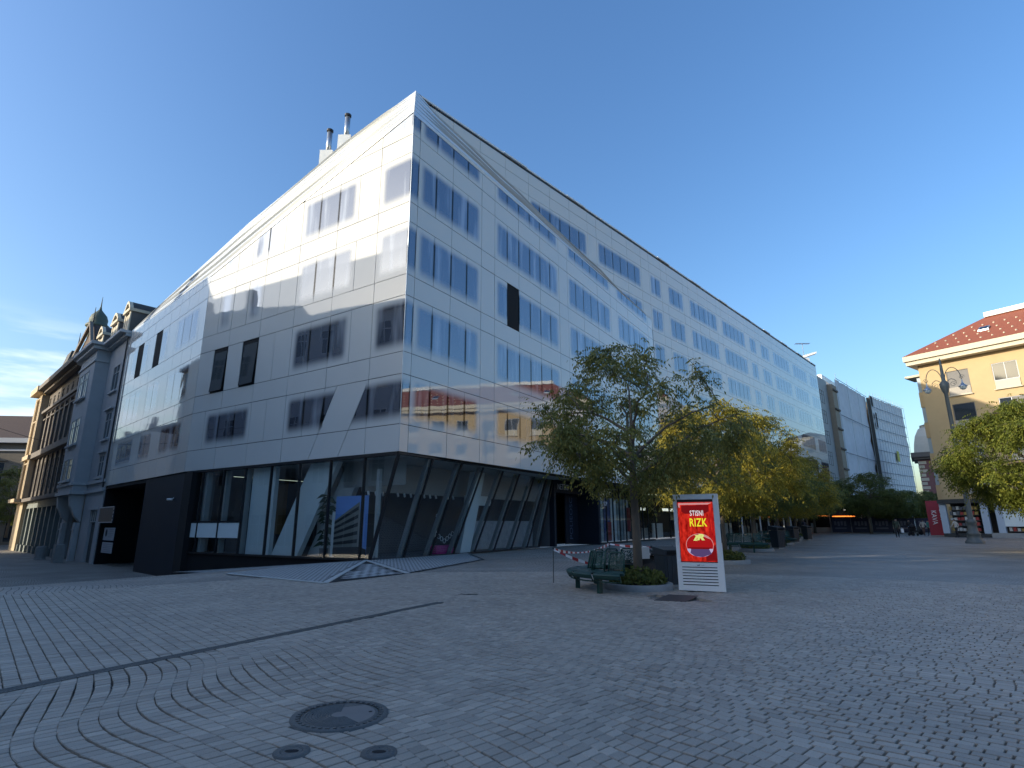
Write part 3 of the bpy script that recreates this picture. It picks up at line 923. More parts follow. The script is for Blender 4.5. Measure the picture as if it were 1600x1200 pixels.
m_ = MB(); F3.box(m_, 1.45, 1.6, .1, 3.6, -.6, -.45); obj('inner_post', m_, MMGREY, OB)
# the poster in the window
PO = thing('window_poster', 'large poster of a grey building against blue sky behind the shop glass', 'poster', F3.p(2.9, 0.05, -.45))
m_ = MB(); F3.quad(m_, 1.98, 3.95, .1, 2.55, -.45); obj('print_sky', m_, mat('poster_sky', (.16, .33, .72), .5, .12, .6), PO)
mp1 = mat('poster_facade', (.22, .23, .21), .5, .2, 2); mp2 = mat('poster_bands', (.035, .037, .04), .5)
mp3 = mat('poster_end_wall', (.30, .32, .30), .5)
m_ = MB(); m_.poly([F3.p(a, z, -.44) for a, z in [(3.95, .1), (2.5, .1), (2.5, 2.3), (3.95, 1.55)]]); obj('print_facade', m_, mp1, PO)
m_ = MB()
for i in range(5):
    zr = .65 + i * .33; zl = .55 + i * .21
    m_.poly([F3.p(a, z, -.432) for a, z in [(3.95, zl), (2.53, zr), (2.53, zr + .15), (3.95, zl + .1)]])
obj('print_bands', m_, mp2, PO)
m_ = MB(); m_.poly([F3.p(a, z, -.436) for a, z in [(2.5, .1), (2.5, 2.3), (2.2, .45), (2.25, .1)]]); obj('print_end_wall', m_, mp3, PO)
m_ = MB(); m_.poly([F3.p(a, z, -.428) for a, z in [(3.95, .1), (1.98, .1), (1.98, .4), (2.4, .5), (3.95, .45)]]); obj('print_foreground', m_, mp2, PO)
m_ = MB(); F3.box(m_, 4.05, 4.2, .05, 1.9, -.6, -.5); obj('poster_edge', m_, MLGREY, PO)
# potted dracaena in the window
MLEAFD = mat('plant_leaf', (.03, .06, .03), .5, .3, 8)
PL = thing('potted_plant', 'tall potted dracaena standing beside the poster behind the glass', 'plant', F3.p(4.5, .05, -.42))
m_ = MB(); b = F3.p(4.5, .05, -.42); m_.lathe([(0, 0), (.16, 0), (.2, .35), (0, .35)], b, 10); obj('pot', m_, MDGREY, PL)
m_ = MB()
for i in range(90):
    h = random.uniform(.5, 2.6); a = random.uniform(0, 2 * pi); l = random.uniform(.25, .5)
    o_ = b + V((0, 0, h)); dx = V((cos(a), sin(a) * .5, 0)); w = V((-sin(a), cos(a), 0)) * .02
    m_.add([o_ - w, o_ + w, o_ + dx * l * .6 + V((0, 0, .05)), o_ + dx * l - V((0, 0, .3 * l))], [(0, 1, 2), (0, 2, 3)])
m_.tube([b, b + V((0, 0, 2.5))], .03, 5)
obj('foliage', m_, MLEAFD, PL)

# right glazing: slanted panes between the tops and the recessed base
TOP = [F1.p(0, 4.08, -.02)] + [F1.p(s_, 4.08, -o) for s_, o in [(2.16, .10), (4.47, .35), (6.5, .6), (8.7, .9), (10.8, 1.2), (12.85, 1.45), (14.6, 1.6), (15.6, 1.7)]]
BOT = [F1.p(s_, .05, -o) for s_, o in [(-.05, 1.28), (1.9, 1.32), (3.65, 1.4), (5.4, 1.5), (7.2, 1.6), (9.1, 1.75), (11.0, 1.9), (12.9, 2.05), (14.6, 2.2)]]
BOT[0] = F3.p(1.35, .05, -.05)
nrm = F1.n
for i in range(len(TOP) - 1):
    m_ = MB(); m_.quad(BOT[i], BOT[i + 1], TOP[i + 1], TOP[i]); obj('shop_window', m_, MGL, OB)
for i in range(len(TOP)):
    w = .05 if i else .085
    m_ = MB(); dv = F1.d * w
    m_.prism([BOT[i] - dv, BOT[i] + dv, TOP[i] + dv, TOP[i] - dv], nrm * .05); obj('mullion', m_, MF, OB)
    if i:
        m_ = MB(); m_.prism([BOT[i] - dv * 3.6 - nrm * .25, BOT[i] - dv * 1.1 - nrm * .25, TOP[i] - dv * 1.1 - nrm * .25, TOP[i] - dv * 3.6 - nrm * .25], nrm * .18)
        obj('inner_fin', m_, mat('inner_fin', (.22, .24, .24), .6) if i == 1 else bpy.data.materials['inner_fin'], OB)
m_ = MB()
for i in range(len(TOP) - 1):
    m_.prism([TOP[i], TOP[i + 1], TOP[i + 1] + V((0, 0, .05)), TOP[i] + V((0, 0, .05))], nrm * .06)
    m_.prism([BOT[i], BOT[i + 1], BOT[i + 1] - V((0, 0, .06)), BOT[i] - V((0, 0, .06))], nrm * .06)
obj('shopfront_frame', m_, MF, OB)
m_ = MB()
pts = [F1.p(0, 4.155, .0), F1.p(33, 4.155, .0)]
m_.poly([F1.p(-.0, 4.15, -.005), F1.p(32.05, 4.15, -.005), F2.p(55.3, 4.15, -.005), F2.p(55.3, 4.15, -5), F1.p(32.05, 4.15, -4), F1.p(15.0, 4.15, -3.6), F1.p(0, 4.15, -.3)])
obj('soffit', m_, MBLACK, OB)
m_ = MB(); m_.prism([F1.p(6.2, .03, -2.0), F1.p(7.0, .03, -2.0), F1.p(8.2, 4.0, -2.0), F1.p(7.3, 4.0, -2.0)], F1.n * .3); obj('leaning_column', m_, MLGREY, OB)
m_ = MB(); F1.box(m_, 3.2, 15, .03, 3.3, -5.5, -5.3); obj('grey_partition', m_, MDGREY, OB)
m_ = MB(); F1.box(m_, 8.2, 15, .05, 1.55, -3.1, -2.9); obj('low_inner_slab', m_, mat('slab_blue_grey', (.36, .40, .43), .7, .35, 3), OB)  # added blue-grey slab, gives the lower panes a paler band
m_ = MB(); F1.box(m_, 7.6, 9.9, 2.35, 2.85, -2.6, -2.5); obj('hanging_sign', m_, MLGREY, OB)
PC = thing('pink_counter', 'small magenta counter with a white looped garland behind the slanted glass', 'counter', F1.p(5.0, .05, -1.95))
m_ = MB(); F1.box(m_, 4.5, 5.75, .05, .42, -2.1, -1.75); obj('counter_front', m_, mat('magenta', (.42, .03, .20), .5), PC)
m_ = MB()
for i in range(7):
    c = F1.p(4.45 + i * .2, .62 + .32 * abs(i - 3) / 3, -1.75); m_.tube([c + (F1.d * cos(a) + V((0, 0, 1)) * sin(a)) * .1 for a in [k * pi / 4 for k in range(9)]], .016, 4, False)
for i in range(6):
    c = F1.p(4.35 + .03 * i, .9 + i * .17, -1.75); m_.tube([c + (F1.d * cos(a) + V((0, 0, 1)) * sin(a)) * .09 for a in [k * pi / 4 for k in range(9)]], .014, 4, False)
obj('garland', m_, MWHITE, PC)
# dark entrance with letters
m_ = MB(); F1.box(m_, 15.7, 15.95, 0, 4.14, -3.4, -1.7); F1.box(m_, 20.6, 20.9, 0, 4.14, -3.6, -.9); F1.box(m_, 15.7, 20.9, 3.35, 4.14, -3.5, -1.9)
obj('entrance_frame', m_, MNAVY, OB)
m_ = MB(); F1.box(m_, 15.9, 20.6, 0.02, 3.36, -3.6, -3.5); obj('entrance_back', m_, MDARK, OB)
MLET = mat('pale_lettering', (.75, .78, .8), .5)
MLETD = mat('dim_blue_lettering', (.09, .12, .19), .5)
lettering('NETEKS', .52, F1.p(17.3, 3.72, -1.88), F1.d, F1.n, MLET, OB, squeeze=.85)
m_ = MB(); F1.box(m_, 18.75, 20.6, .05, 3.5, -2.6, -2.5); obj('dark_sign_wall', m_, MNAVY, OB)
lettering('POLIEOSC', .62, F1.p(19.5, 1.75, -2.47), V((0, 0, 1)), F1.n, MLETD, OB, up=-F1.d)
# shopfront after the entrance
MPOST = mat('shop_graphics', (.30, .40, .42), .5, .55, 1.6)
for i, (a, b) in enumerate(split(20.95, 31.9, 1.22)):
    m_ = MB(); F1.quad(m_, a + .02, b - .02, .1, 3.9, -1.0); obj('shop_window', m_, MGL, OB)
    m_ = MB(); F1.box(m_, a - .03, a + .03, .05, 4.14, -1.06, -.96); obj('mullion', m_, MF, OB)
    if i < 5:
        m_ = MB(); F1.quad(m_, a + .05, b - .05, .15, 3.2, -1.25); obj('window_graphic', m_, [MPOST, MMGREY, MLGREY][i % 3] if i != 1 else mat('graphic_blue', (.03, .07, .22), .5, .4, 3), OB)
m_ = MB(); F1.box(m_, 20.9, 32, 0, .1, -1.1, -.9); F1.box(m_, 20.9, 32, 3.9, 4.14, -1.1, -.95); obj('shopfront_frame', m_, MF, OB)
m_ = MB(); F1.quad(m_, 20.9, 32, .05, 4.1, -3.0); F2.quad(m_, 0, 55, .05, 4.1, -4.5); obj('shop_back_wall', m_, MDARK, OB)
m_ = MB(); F1.box(m_, 22.6, 23.3, .2, 1.5, -1.2, -1.15); F1.box(m_, 26.5, 27.1, .8, 2.6, -1.2, -1.15); obj('red_window_print', m_, mat('print_red', (.24, .03, .035), .5), OB)
lettering('SHOP', .42, F1.p(21.75, 2.75, -.96), F1.d, F1.n, MLET, OB)
for i, (a, b) in enumerate(split(.2, 55, 2.74)):
    m_ = MB(); F2.quad(m_, a + .03, b - .03, .1, 3.9, -2.5); obj('shop_window', m_, MGL, OB)
    m_ = MB(); F2.box(m_, a - .04, a + .04, .05, 4.14, -2.58, -2.45); obj('mullion', m_, MF, OB)
    if i % 3 != 2:
        m_ = MB(); F2.quad(m_, a + .3, b - .4, .1, 1.0 + .8 * ((i * 7) % 3) / 2, -3.1); obj('shop_display', m_, [MMGREY, MLGREY, MPOST][i % 3], OB)
    if i % 2 == 0:
        m_ = MB(); F2.box(m_, a + .3, b - .3, 2.55, 2.8, -3.4, -3.3); obj('lit_ceiling_light', m_, bpy.data.materials.get('shop_light') or mat('shop_light', (.8, .8, .75), .5, emit=(.9, .95, .85), es=.55), OB)
# thin white poles in front of the far shops
for i in range(9):
    a = 14.5 + i * 2.7; b = F2.p(a, 0, .9 - .04 * i)
    m_ = MB(); m_.tube([b, b + V((0, 0, 4.1))], .085, 8); o = obj('thin_column', m_, MWHITE, OB)

# ---- far left: navy portal, alley and its signs
zb = -1.35
m_ = MB(); F4.box(m_, -.1, 6.85, zb, 4.1, -.6, -.05); o = obj('navy_portal', m_, MNAVY, OB)
m_ = MB(); F4.box(m_, -1.2, -.05, zb, 4.1, -.5, -.02); obj('black_plinth', m_, MDARK, OB)
m_ = MB(); F4.box(m_, 6.85, 16.3, zb, 4.1, -6.2, -6.0); F4.box(m_, 6.86, 16.3, 3.95, 4.12, -6, -.05); F4.box(m_, 16.3, 16.55, zb, 4.12, -6, -.05); F4.box(m_, 6.6, 6.84, zb, 4.1, -6, -.6)
obj('passage_lining', m_, MDARK, OB)
CAM_ = thing('security_camera', 'small white security camera on the navy wall panel', 'camera', F4.p(1.3, 2.75, -.05))
m_ = MB(); c = F4.p(1.3, 2.75, .02); m_.tube([c, c + F4.n * .2 + F4.d * .18], .06, 8); obj('housing', m_, MWHITE, CAM_)
m_ = MB(); m_.tube([F4.p(1.3, 2.85, -.05), c + V((0, 0, .02))], .025, 6); obj('bracket', m_, MWHITE, CAM_)
SG = thing('passage_sign', 'dark oblong sign with a dashed white border above the passage notices', 'sign', F4.p(15.0, 2.0, .1))
m_ = MB(); F4.box(m_, 12.6, 16.4, 1.55, 2.65, .05, .12); obj('board', m_, mat('sign_dark', (.03, .035, .05), .4, .3, 2), SG)
m_ = MB()
for i in range(13):
    a = 12.65 + i * .29; F4.box(m_, a, a + .16, 2.58, 2.65, .122, .13); F4.box(m_, a, a + .16, 1.55, 1.62, .122, .13)
for i in range(4):
    F4.box(m_, 12.6, 12.68, 1.66 + i * .25, 1.80 + i * .25, .122, .13)
obj('dashed_border', m_, MLET, SG)
MPAPER = mat('notice_white', (.42, .44, .48), .6, .06, 2)
for k, (zA, zB_, lab) in enumerate([(.38, 1.22, 'upper white notice with a dark round logo in the black passage'), (-.45, .25, 'lower white notice full of small print in the black passage')]):
    NB = thing('notice_board', lab, 'sign', F4.p(14, zA, -.1))
    m_ = MB(); F4.box(m_, 12.4, 15.0, zA, zB_, -.1, -.05); obj('board', m_, MPAPER, NB)
    m_ = MB()
    if k == 0:
        c = F4.p(14.3, (zA + zB_) / 2 + .08, -.04); m_.add([c + (F4.d * cos(a) + V((0, 0, 1)) * sin(a)) * .26 for a in [j * pi / 10 for j in range(20)]], [tuple(range(20))])
    obj('round_logo', m_, MNAVY, NB) if k == 0 else None
    m_ = MB()
    for r_ in range(5): F4.box(m_, 12.55, (13.7 if k == 0 else 14.7) - .2 * (r_ % 2), zB_ - .14 - r_ * .12, zB_ - .10 - r_ * .12, -.048, -.045)
    obj('print_lines', m_, mat('print_grey', (.25, .26, .3), .6) if k == 0 else bpy.data.materials['print_grey'], NB)
AR = thing('arrow_sign', 'dark round sign with a pale arrow deep in the passage', 'sign', F4.p(10.6, 1.2, -2.0))
m_ = MB(); c = F4.p(10.4, 1.3, -2.0); m_.prism([c + (F4.d * cos(a) + V((0, 0, 1)) * sin(a)) * .55 for a in [j * pi / 10 for j in range(20)]], F4.n * .04); obj('disc', m_, MNAVY, AR)
m_ = MB(); F4.poly(m_, [(10.9, 1.32), (10.55, 1.62), (10.48, 1.55), (10.7, 1.36), (10.0, 1.36), (10.0, 1.28), (10.7, 1.28), (10.48, 1.09), (10.55, 1.02)], -1.955, -1.95); obj('arrow', m_, MLETD, AR)

# ------------------------------------------------------------------ houses
MGREYH = mat('grey_render', (.42, .43, .44), .85, .10, 1.2, bump=.15, bscale=25)
MGREYT = mat('grey_trim', (.47, .48, .48), .8, .08, 3)
MBROWN = mat('brown_stucco', (.115, .098, .085), .85, .18, 1.5, bump=.3, bscale=12)
MBROWNT = mat('brown_trim', (.15, .13, .115), .8, .15, 3)
MSAND = mat('sandstone', (.50, .40, .27), .8, .15, 2, bump=.3, bscale=10)
MTEAL = mat('grey_green_shopfront', (.085, .11, .115), .6, .12, 2)
MTEALT = mat('pale_pilaster', (.19, .215, .21), .75, .1, 3)
MTILE = mat('brown_roof_tiles', (.075, .048, .038), .8, .3, 4, bump=.5, bscale=14)
MSLATE = mat('dark_slate', (.05, .052, .05), .7, .25, 4, bump=.3, bscale=12)
MCOPPER = mat('weathered_copper', (.075, .10, .075), .6, .2, 5)
MWINF = mat('white_window_frame', (.55, .56, .56), .55, .05, 4)
MPANE = mat('house_window_pane', (.02, .025, .03), .06, spec=.9)
MORANGE = mat('ochre_render', (.50, .37, .20), .85, .07, 1.0, bump=.15, bscale=20)
MREDTILE = mat('red_roof_tiles', (.26, .078, .042), .75, .18, 6, bump=.4, bscale=9)
MCREAM = mat('cream_cornice', (.60, .53, .40), .8, .06, 3)
MPURPLE = mat('brown_red_brick', (.24, .11, .105), .85, .15, 4, bump=.3, bscale=14)
MSHUT = mat('grey_roller_blind', (.19, .18, .17), .7, .06, 3)
MBEIGE = mat('beige_render', (.30, .25, .19), .85, .12, 1.5)

def window_on(F, a, b, z0, z1, parent, o=0., deep=.14, frame=None, cross=(1, 1), fw_=.06, sill=None, hood=None, pane=None):
    """a recessed window: frame part with a pane as its sub-part"""
    frame = frame or MWINF
    m_ = MB()
    F.box(m_, a, a + fw_, z0, z1, o - deep, o + .01); F.box(m_, b - fw_, b, z0, z1, o - deep, o + .01)
    F.box(m_, a + fw_, b - fw_, z1 - fw_, z1, o - deep, o + .01); F.box(m_, a + fw_, b - fw_, z0, z0 + fw_, o - deep, o + .01)
    nv, nh = cross
    for k in range(1, nv + 1):
        c = a + (b - a) * k / (nv + 1); F.box(m_, c - .03, c + .03, z0 + fw_, z1 - fw_, o - .05, o + .005)
    for k in range(nh):
        c = z0 + (z1 - z0) * (.68 if nh == 1 else (k + 1) / (nh + 1)); F.box(m_, a + fw_, b - fw_, c - .025, c + .025, o - .052, o + .003)
    w = obj('window', m_, frame, parent)
    m_ = MB(); F.quad(m_, a + .01, b - .01, z0 + .01, z1 - .01, o - .03 + .0); obj('pane', m_, pane or MPANE, w)
    if sill:
        m_ = MB(); F.box(m_, a - .12, b + .12, z0 - .14, z0 - .002, o + .002, o + .18); obj('sill', m_, sill, w)
    if hood:
        m_ = MB(); F.box(m_, a - .18, b + .18, z1 + .12, z1 + .26, o + .002, o + .22); obj('hood', m_, hood, w)
    return w
def wall_with_holes(F, s0, s1, z0, z1, holes, o0, o1):
    """a wall slab cut by window holes (rows of the same z range)"""
    m_ = MB()
    rows = sorted(set((h[2], h[3]) for h in holes))
    z = z0
    for (a, b) in rows:
        if a > z: F.box(m_, s0, s1, z, a, o0, o1)
        x = s0
        for h in sorted(h for h in holes if (h[2], h[3]) == (a, b)):
            if h[0] > x: F.box(m_, x, h[0], a, b, o0, o1)
            x = h[1]
        if x < s1: F.box(m_, x, s1, a, b, o0, o1)
        z = b
    if z < z1: F.box(m_, s0, s1, z, z1, o0, o1)
    return m_

# ---- grey house next to the office block
GH = thing('grey_house', 'grey rendered town house with a projecting bay and arched dormers beside the glass block', 'house', F4.p(17, zb, 0))
holes = [(18.2, 20.3, 11.75, 14.0), (18.2, 20.1, 7.9, 10.1), (18.2, 19.9, 4.95, 6.7), (17.75, 19.6, -1.3, 2.55), (22.6, 27.4, -1.3, 2.2)]
holes = [(18.2, 20.3, 11.75, 14.0), (18.2, 20.1, 7.9, 10.1), (18.2, 19.9, 4.95, 6.7)]
m_ = wall_with_holes(F4, 16.62, 30.0, 3.85, 16.0, holes, -.35, 0); obj('wall', m_, MGREYH, GH)
m_ = MB()
for a, b in ((16.62, 17.7), (19.7, 22.3), (27.6, 30)): F4.box(m_, a, b, zb, 3.84, -.35, 0)
F4.box(m_, 17.7, 19.7, 2.6, 3.84, -.35, 0); obj('ground_floor_wall', m_, MGREYH, GH)
m_ = MB(); F4.box(m_, 16.6, 30, zb, 16, -9, -8.5); F4.box(m_, 16.62, 16.9, 4, 16, -8.5, -.36); obj('rear_wall', m_, MDGREY, GH)
m_ = MB(); F4.box(m_, 22.3, 27.6, zb, 3.84, -1.6, -1.5); obj('porch_back', m_, MDGREY, GH)
for h in holes: window_on(F4, *h, GH, cross=(1, 1), frame=MGREYT, sill=MGREYT, hood=MGREYT if h[3] < 12 else None, fw_=.12)
d_ = MB(); F4.box(d_, 17.75, 19.65, zb, 1.5, -.3, -.2); o = obj('door', d_, mat('grey_green_door', (.075, .09, .095), .5, .1, 3), GH)
m_ = MB()
for k in range(6): F4.box(m_, 17.85 + k * .3, 18.05 + k * .3, zb + .2, 1.35, -.198, -.17)
obj('door_boards', m_, bpy.data.materials['grey_green_door'], o)
window_on(F4, 17.8, 19.6, 1.62, 2.5, GH, o=-.05, cross=(2, 0), frame=MGREYT)
m_ = MB(); F4.box(m_, 17.6, 19.8, 2.52, 2.66, .005, .2); obj('door_hood', m_, MGREYT, GH)
for z0_, z1_, pr in ((3.82, 4.02, .16), (4.5, 4.72, .14)):
    m_ = MB(); F4.box(m_, 16.62, 22.3, z0_, z1_, .003, pr); obj('string_course', m_, MGREYT, GH)
m_ = MB(); F4.box(m_, 16.55, 30.2, 15.75, 15.98, .004, .35); F4.box(m_, 16.5, 30.3, 15.99, 16.2, -.1, .75); obj('eaves_cornice', m_, MGREYT, GH)
# the projecting bay, rounded at its far end
pr = .95
prof = [(22.3, .0), (22.3, pr)] + [(22.3 + 5.6, pr)] + [(27.9 + 1.5 * sin(t), pr - pr * (1 - cos(t))) for t in (pi / 8, pi / 4, 3 * pi / 8, pi / 2)]
def bay(z0_, z1_, grow=0.):
    pts = [F4.p(a + (-grow if i < 2 else grow), z0_, (o_ + grow) if o_ > .05 else o_ + .003) for i, (a, o_) in enumerate(prof)]
    return pts
m_ = MB(); m_.prism(bay(4.03, 15.7), (0, 0, 11.67)); obj('bay', m_, MGREYH, GH)
m_ = MB(); m_.prism(bay(3.78, 0, .14), (0, 0, .26)); m_.prism(bay(4.5, 0, .12), (0, 0, .2)); m_.prism(bay(14.7, 0, .1), (0, 0, .16)); m_.prism(bay(15.72, 0, .35), (0, 0, .3)); m_.prism(bay(16.03, 0, .6), (0, 0, .25)); obj('bay_mouldings', m_, MGREYT, GH)
for z0_, z1_ in ((11.9, 14.2), (7.95, 10.2), (4.95, 6.8)):
    window_on(F4, 23.9, 25.3, z0_, z1_, GH, o=pr + .05, deep=.1, cross=(1, 1), frame=MGREYT, sill=MGREYT, fw_=.1)
    window_on(F4, 25.7, 27.2, z0_, z1_, GH, o=pr + .05, deep=.1, cross=(1, 1), frame=MGREYT, sill=MGREYT, fw_=.1)
for a in (22.55, 27.3):
    m_ = MB(); F4.box(m_, a, a + .75, zb, 1.6, .0, .35); m_.prism([F4.p(a, 1.6, .01), F4.p(a, 3.75, .01), F4.p(a, 3.75, .95), F4.p(a, 2.9, .85), F4.p(a, 2.1, .45)], F4.d * .75)
    F4.box(m_, a - .08, a + .83, 1.0, 1.12, .0, .4); obj('corbelled_pier', m_, MGREYT, GH)
# roof with dormers
m_ = MB(); m_.prism([F4.p(16.62, 16.2, .1), F4.p(16.62, 19.6, -2.2), F4.p(16.62, 20.5, -5), F4.p(16.62, 16.2, -8.6)], F4.d * 13.4); obj('roof', m_, MSLATE, GH)
def dormer(a, w_):
    m_ = MB(); F4.box(m_, a, a + w_, 16.22, 18.35, -3.2, -.05); d_ = obj('dormer', m_, mat('dormer_zinc', (.12, .11, .10), .7, .15, 3) if 'dormer_zinc' not in bpy.data.materials else bpy.data.materials['dormer_zinc'], GH)
    m_ = MB(); F4.box(m_, a + .02, a + .3, 16.25, 18.2, -.04, .05); F4.box(m_, a + w_ - .3, a + w_ - .02, 16.25, 18.2, -.04, .05); F4.box(m_, a - .1, a + w_ + .1, 18.21, 18.45, -3.2, .18)
    arc = [(a - .05 + (w_ + .1) * k / 8, 18.46 + .75 * sin(pi * k / 8)) for k in range(9)]
    arc2 = [(a + .25 + (w_ - .5) * k / 8, 18.5 + .48 * sin(pi * k / 8)) for k in range(9)]
    for k in range(8): F4.poly(m_, [arc[k], arc[k + 1], arc2[k + 1], arc2[k]], -.1, .16)
    obj('pediment', m_, MCREAM, d_)
    m_ = MB(); F4.poly(m_, arc, -3.0, -.11); obj('dormer_roof', m_, MSLATE, d_)
    m_ = MB(); F4.box(m_, a + .36, a + w_ - .36, 16.6, 18.0, -.03, .01); F4.box(m_, a + w_ / 2 - .04, a + w_ / 2 + .04, 16.6, 18.0, .011, .03); obj('dormer_window', m_, MCREAM, d_)
dormer(17.7, 1.7); dormer(21.3, 2.1); dormer(26.3, 2.0)
m_ = MB(); m_.tube([F4.p(16.75, 4.1, .12), F4.p(16.75, 15.7, .12)], .06, 6); obj('downpipe', m_, MSLATE, GH)

# ---- brown house with pilasters, roof lantern and a sunlit corner
BH = thing('brown_house', 'brown stucco palace with tall pedimented windows, steep gable and a lantern turret', 'house', F4.p(40, zb, 0))
s0_, s1_ = 30.02, 49.8
wx = [33.6 + i * 2.42 for i in range(7)]
holes = [(a, a + 1.25, 9.9, 13.0) for a in wx] + [(a, a + 1.25, 4.9, 8.1) for a in wx] + [(a + .1, a + 1.15, 14.6, 15.8) for a in wx]
m_ = wall_with_holes(F4, s0_, s1_, 3.9, 17.0, holes, -.4, 0); obj('wall', m_, MBROWN, BH)
for h in holes: window_on(F4, *h, BH, deep=.3, cross=(1, 1), frame=MBROWNT, fw_=.1, hood=MBROWNT if h[2] > 9 and h[2] < 12 else None)
for a in [wx[0] - .6] + [x + 1.84 for x in wx]:
    m_ = MB(); F4.box(m_, a - .22, a + .22, 9.4, 13.7, .003, .2); F4.box(m_, a - .22, a + .22, 4.4, 8.6, .003, .16); obj('pilaster', m_, MBROWNT, BH)
for z0_, z1_, o_ in ((8.7, 9.3, .45), (13.9, 14.2, .25), (3.9, 4.25, .5), (16.3, 16.6, .45), (16.61, 17.1, .95)):
    m_ = MB(); F4.box(m_, s0_, s1_, z0_, z1_, .21, o_ + .2); obj('cornice', m_, MBROWNT, BH)
m_ = MB(); F4.box(m_, s0_, s1_, 17.1, 18.4, -.9, -.5); F4.box(m_, s0_, s1_, 18.41, 18.6, -1.0, -.4); obj('parapet', m_, MSAND, BH)
gx = [30.2 + i * 2.45 for i in range(9)]
m_ = MB(); F4.box(m_, s0_, s1_, 3.2, 3.89, -.4, .1); obj('shopfront_lintel', m_, MTEALT, BH)
for a in gx:
    m_ = MB(); F4.box(m_, a - .25, a + .25, zb - .1, 3.19, -.3, .12); F4.box(m_, a - .38, a + .38, zb - .1, zb + .75, .122, .3); obj('pilaster', m_, MTEALT, BH)
for a in gx[:-1]:
    m_ = MB(); F4.box(m_, a + .27, a + 2.18, zb, 3.15, -.5, -.4); obj('shopfront', m_, MTEAL, BH)
m_ = MB(); F4.box(m_, s0_, 54, zb, 17, -12, -11.5); obj('rear_wall', m_, MDGREY, BH)
m_ = MB(); m_.prism([F4.p(34.5, 17.3, -1.1), F4.p(38.8, 22.6, -1.1), F4.p(52.5, 17.3, -1.1)], -F4.n * 8); obj('roof', m_, MTILE, BH)
m_ = MB(); m_.prism([F4.p(34.3, 17.3, -1.0), F4.p(38.8, 22.9, -1.0), F4.p(52.8, 17.5, -1.0), F4.p(52.3, 17.3, -1.0), F4.p(38.8, 22.5, -1.0), F4.p(34.7, 17.3, -1.0)], F4.n * .3); obj('gable_coping', m_, MBROWNT, BH)
m_ = MB(); m_.tube([F4.p(38.8, 22.8, -1.0), F4.p(38.8, 24.6, -1.0)], [.09, .02], 6); obj('finial', m_, MSLATE, BH)
# sunlit corner pavilion
m_ = MB(); F4.box(m_, 49.85, 54.2, zb, 17.0, -6, .45); pv = obj('corner_pavilion', m_, MSAND, BH)
for z0_, z1_ in ((4.9, 8.1), (9.9, 13.0), (14.5, 15.8)):
    window_on(F4, 51.2, 52.6, z0_, z1_, BH, o=.47, deep=.02, frame=MSAND, fw_=.14, hood=MSAND)
for a in (49.9, 50.6, 53.1, 53.7):
    m_ = MB(); F4.box(m_, a, a + .4, 4.3, 16.2, .452, .68); obj('pilaster', m_, MSAND, BH)
m_ = MB(); F4.box(m_, 49.7, 54.6, 16.5, 17.2, -6, 1.25); F4.box(m_, 49.8, 54.4, 8.7, 9.2, -6, .9); F4.box(m_, 49.8, 54.4, 3.9, 4.3, -6, 1.3); F4.box(m_, 49.9, 54, 17.21, 18.6, -.6, .3); obj('cornice', m_, MSAND, BH)
m_ = MB(); c = F4.p(51.9, 18.6, -2.4)
m_.prism([F4.p(50.2, 18.61, -.6), F4.p(50.5, 22.2, -1.3), F4.p(53.2, 22.2, -1.3), F4.p(53.6, 18.61, -.6)], -F4.n * 4.2); obj('mansard', m_, MSLATE, BH)
m_ = MB(); m_.tube([F4.p(51.8, 22.2, -2), F4.p(51.8, 25.0, -2)], [.12, .02], 6); obj('finial', m_, MSLATE, BH)
# lantern turret
LT = F4.p(55.0, 0, -4.1)
m_ = MB(); m_.lathe([(.95, 20), (.95, 24.4), (1.1, 24.5), (1.1, 24.8), (.95, 24.9)], LT, 8); tr_ = obj('turret_base', m_, MCOPPER, BH)
for k in range(8):
    a = k * pi / 4 + .2; c = LT + V((cos(a), sin(a), 0)) * .82
    m_ = MB(); m_.tube([c + V((0, 0, 24.6)), c + V((0, 0, 27.0))], .15, 5); obj('turret_post', m_, MCOPPER, BH)
m_ = MB(); m_.lathe([(.85, 26.9), (1.35, 27.0), (1.35, 27.3), (1.02, 27.5), (1.06, 28.1), (.86, 28.7), (.43, 29.2), (.18, 29.5), (.08, 30.0), (.02, 31.4)], LT, 10); obj('turret_dome', m_, MCOPPER, BH, True)

# ---- house closing the street on the far left
FE = Fr((-74, 84), (1, .12), (.12, -1))
MBEIGEF = mat('shaded_beige', (.20, .17, .13), .85, .2, 1.0)  # beige darkened in colour, standing for shade over the far house
CH = thing('corner_bank_house', 'beige stucco house with a brown tiled roof closing the street at the left edge', 'house', FE.p(0, zb, 0))
holes = [(a, a + 2.0, 6.8, 10.6) for a in (-13, -8.2, -3.4, 1.4, 6.2)] + [(a, a + 2.8, -1.0, 2.4) for a in (-13, -8.6, -4.2, .2, 7.0)]
m_ = wall_with_holes(FE, -16, 16, zb, 13.4, holes, -.4, 0); obj('wall', m_, MBEIGEF, CH)
for h in holes: window_on(FE, *h, CH, deep=.3, fw_=.14, frame=MBEIGEF, hood=MBEIGEF if h[2] > 3 else None)
m_ = MB(); FE.box(m_, -16.2, 16.2, 13.4, 14.1, -.3, .8); FE.box(m_, -16, 16, 4.6, 5.1, .003, .3); FE.box(m_, -16, 16, 12.2, 12.5, .003, .2); obj('cornice', m_, mat('pale_gutter', (.5, .5, .5), .7), CH)
m_ = MB(); m_.prism([FE.p(-16.2, 14.1, .5), FE.p(-16.2, 18.6, -6), FE.p(-16.2, 14.1, -12)], FE.d * 32.4); obj('roof', m_, MTILE, CH)
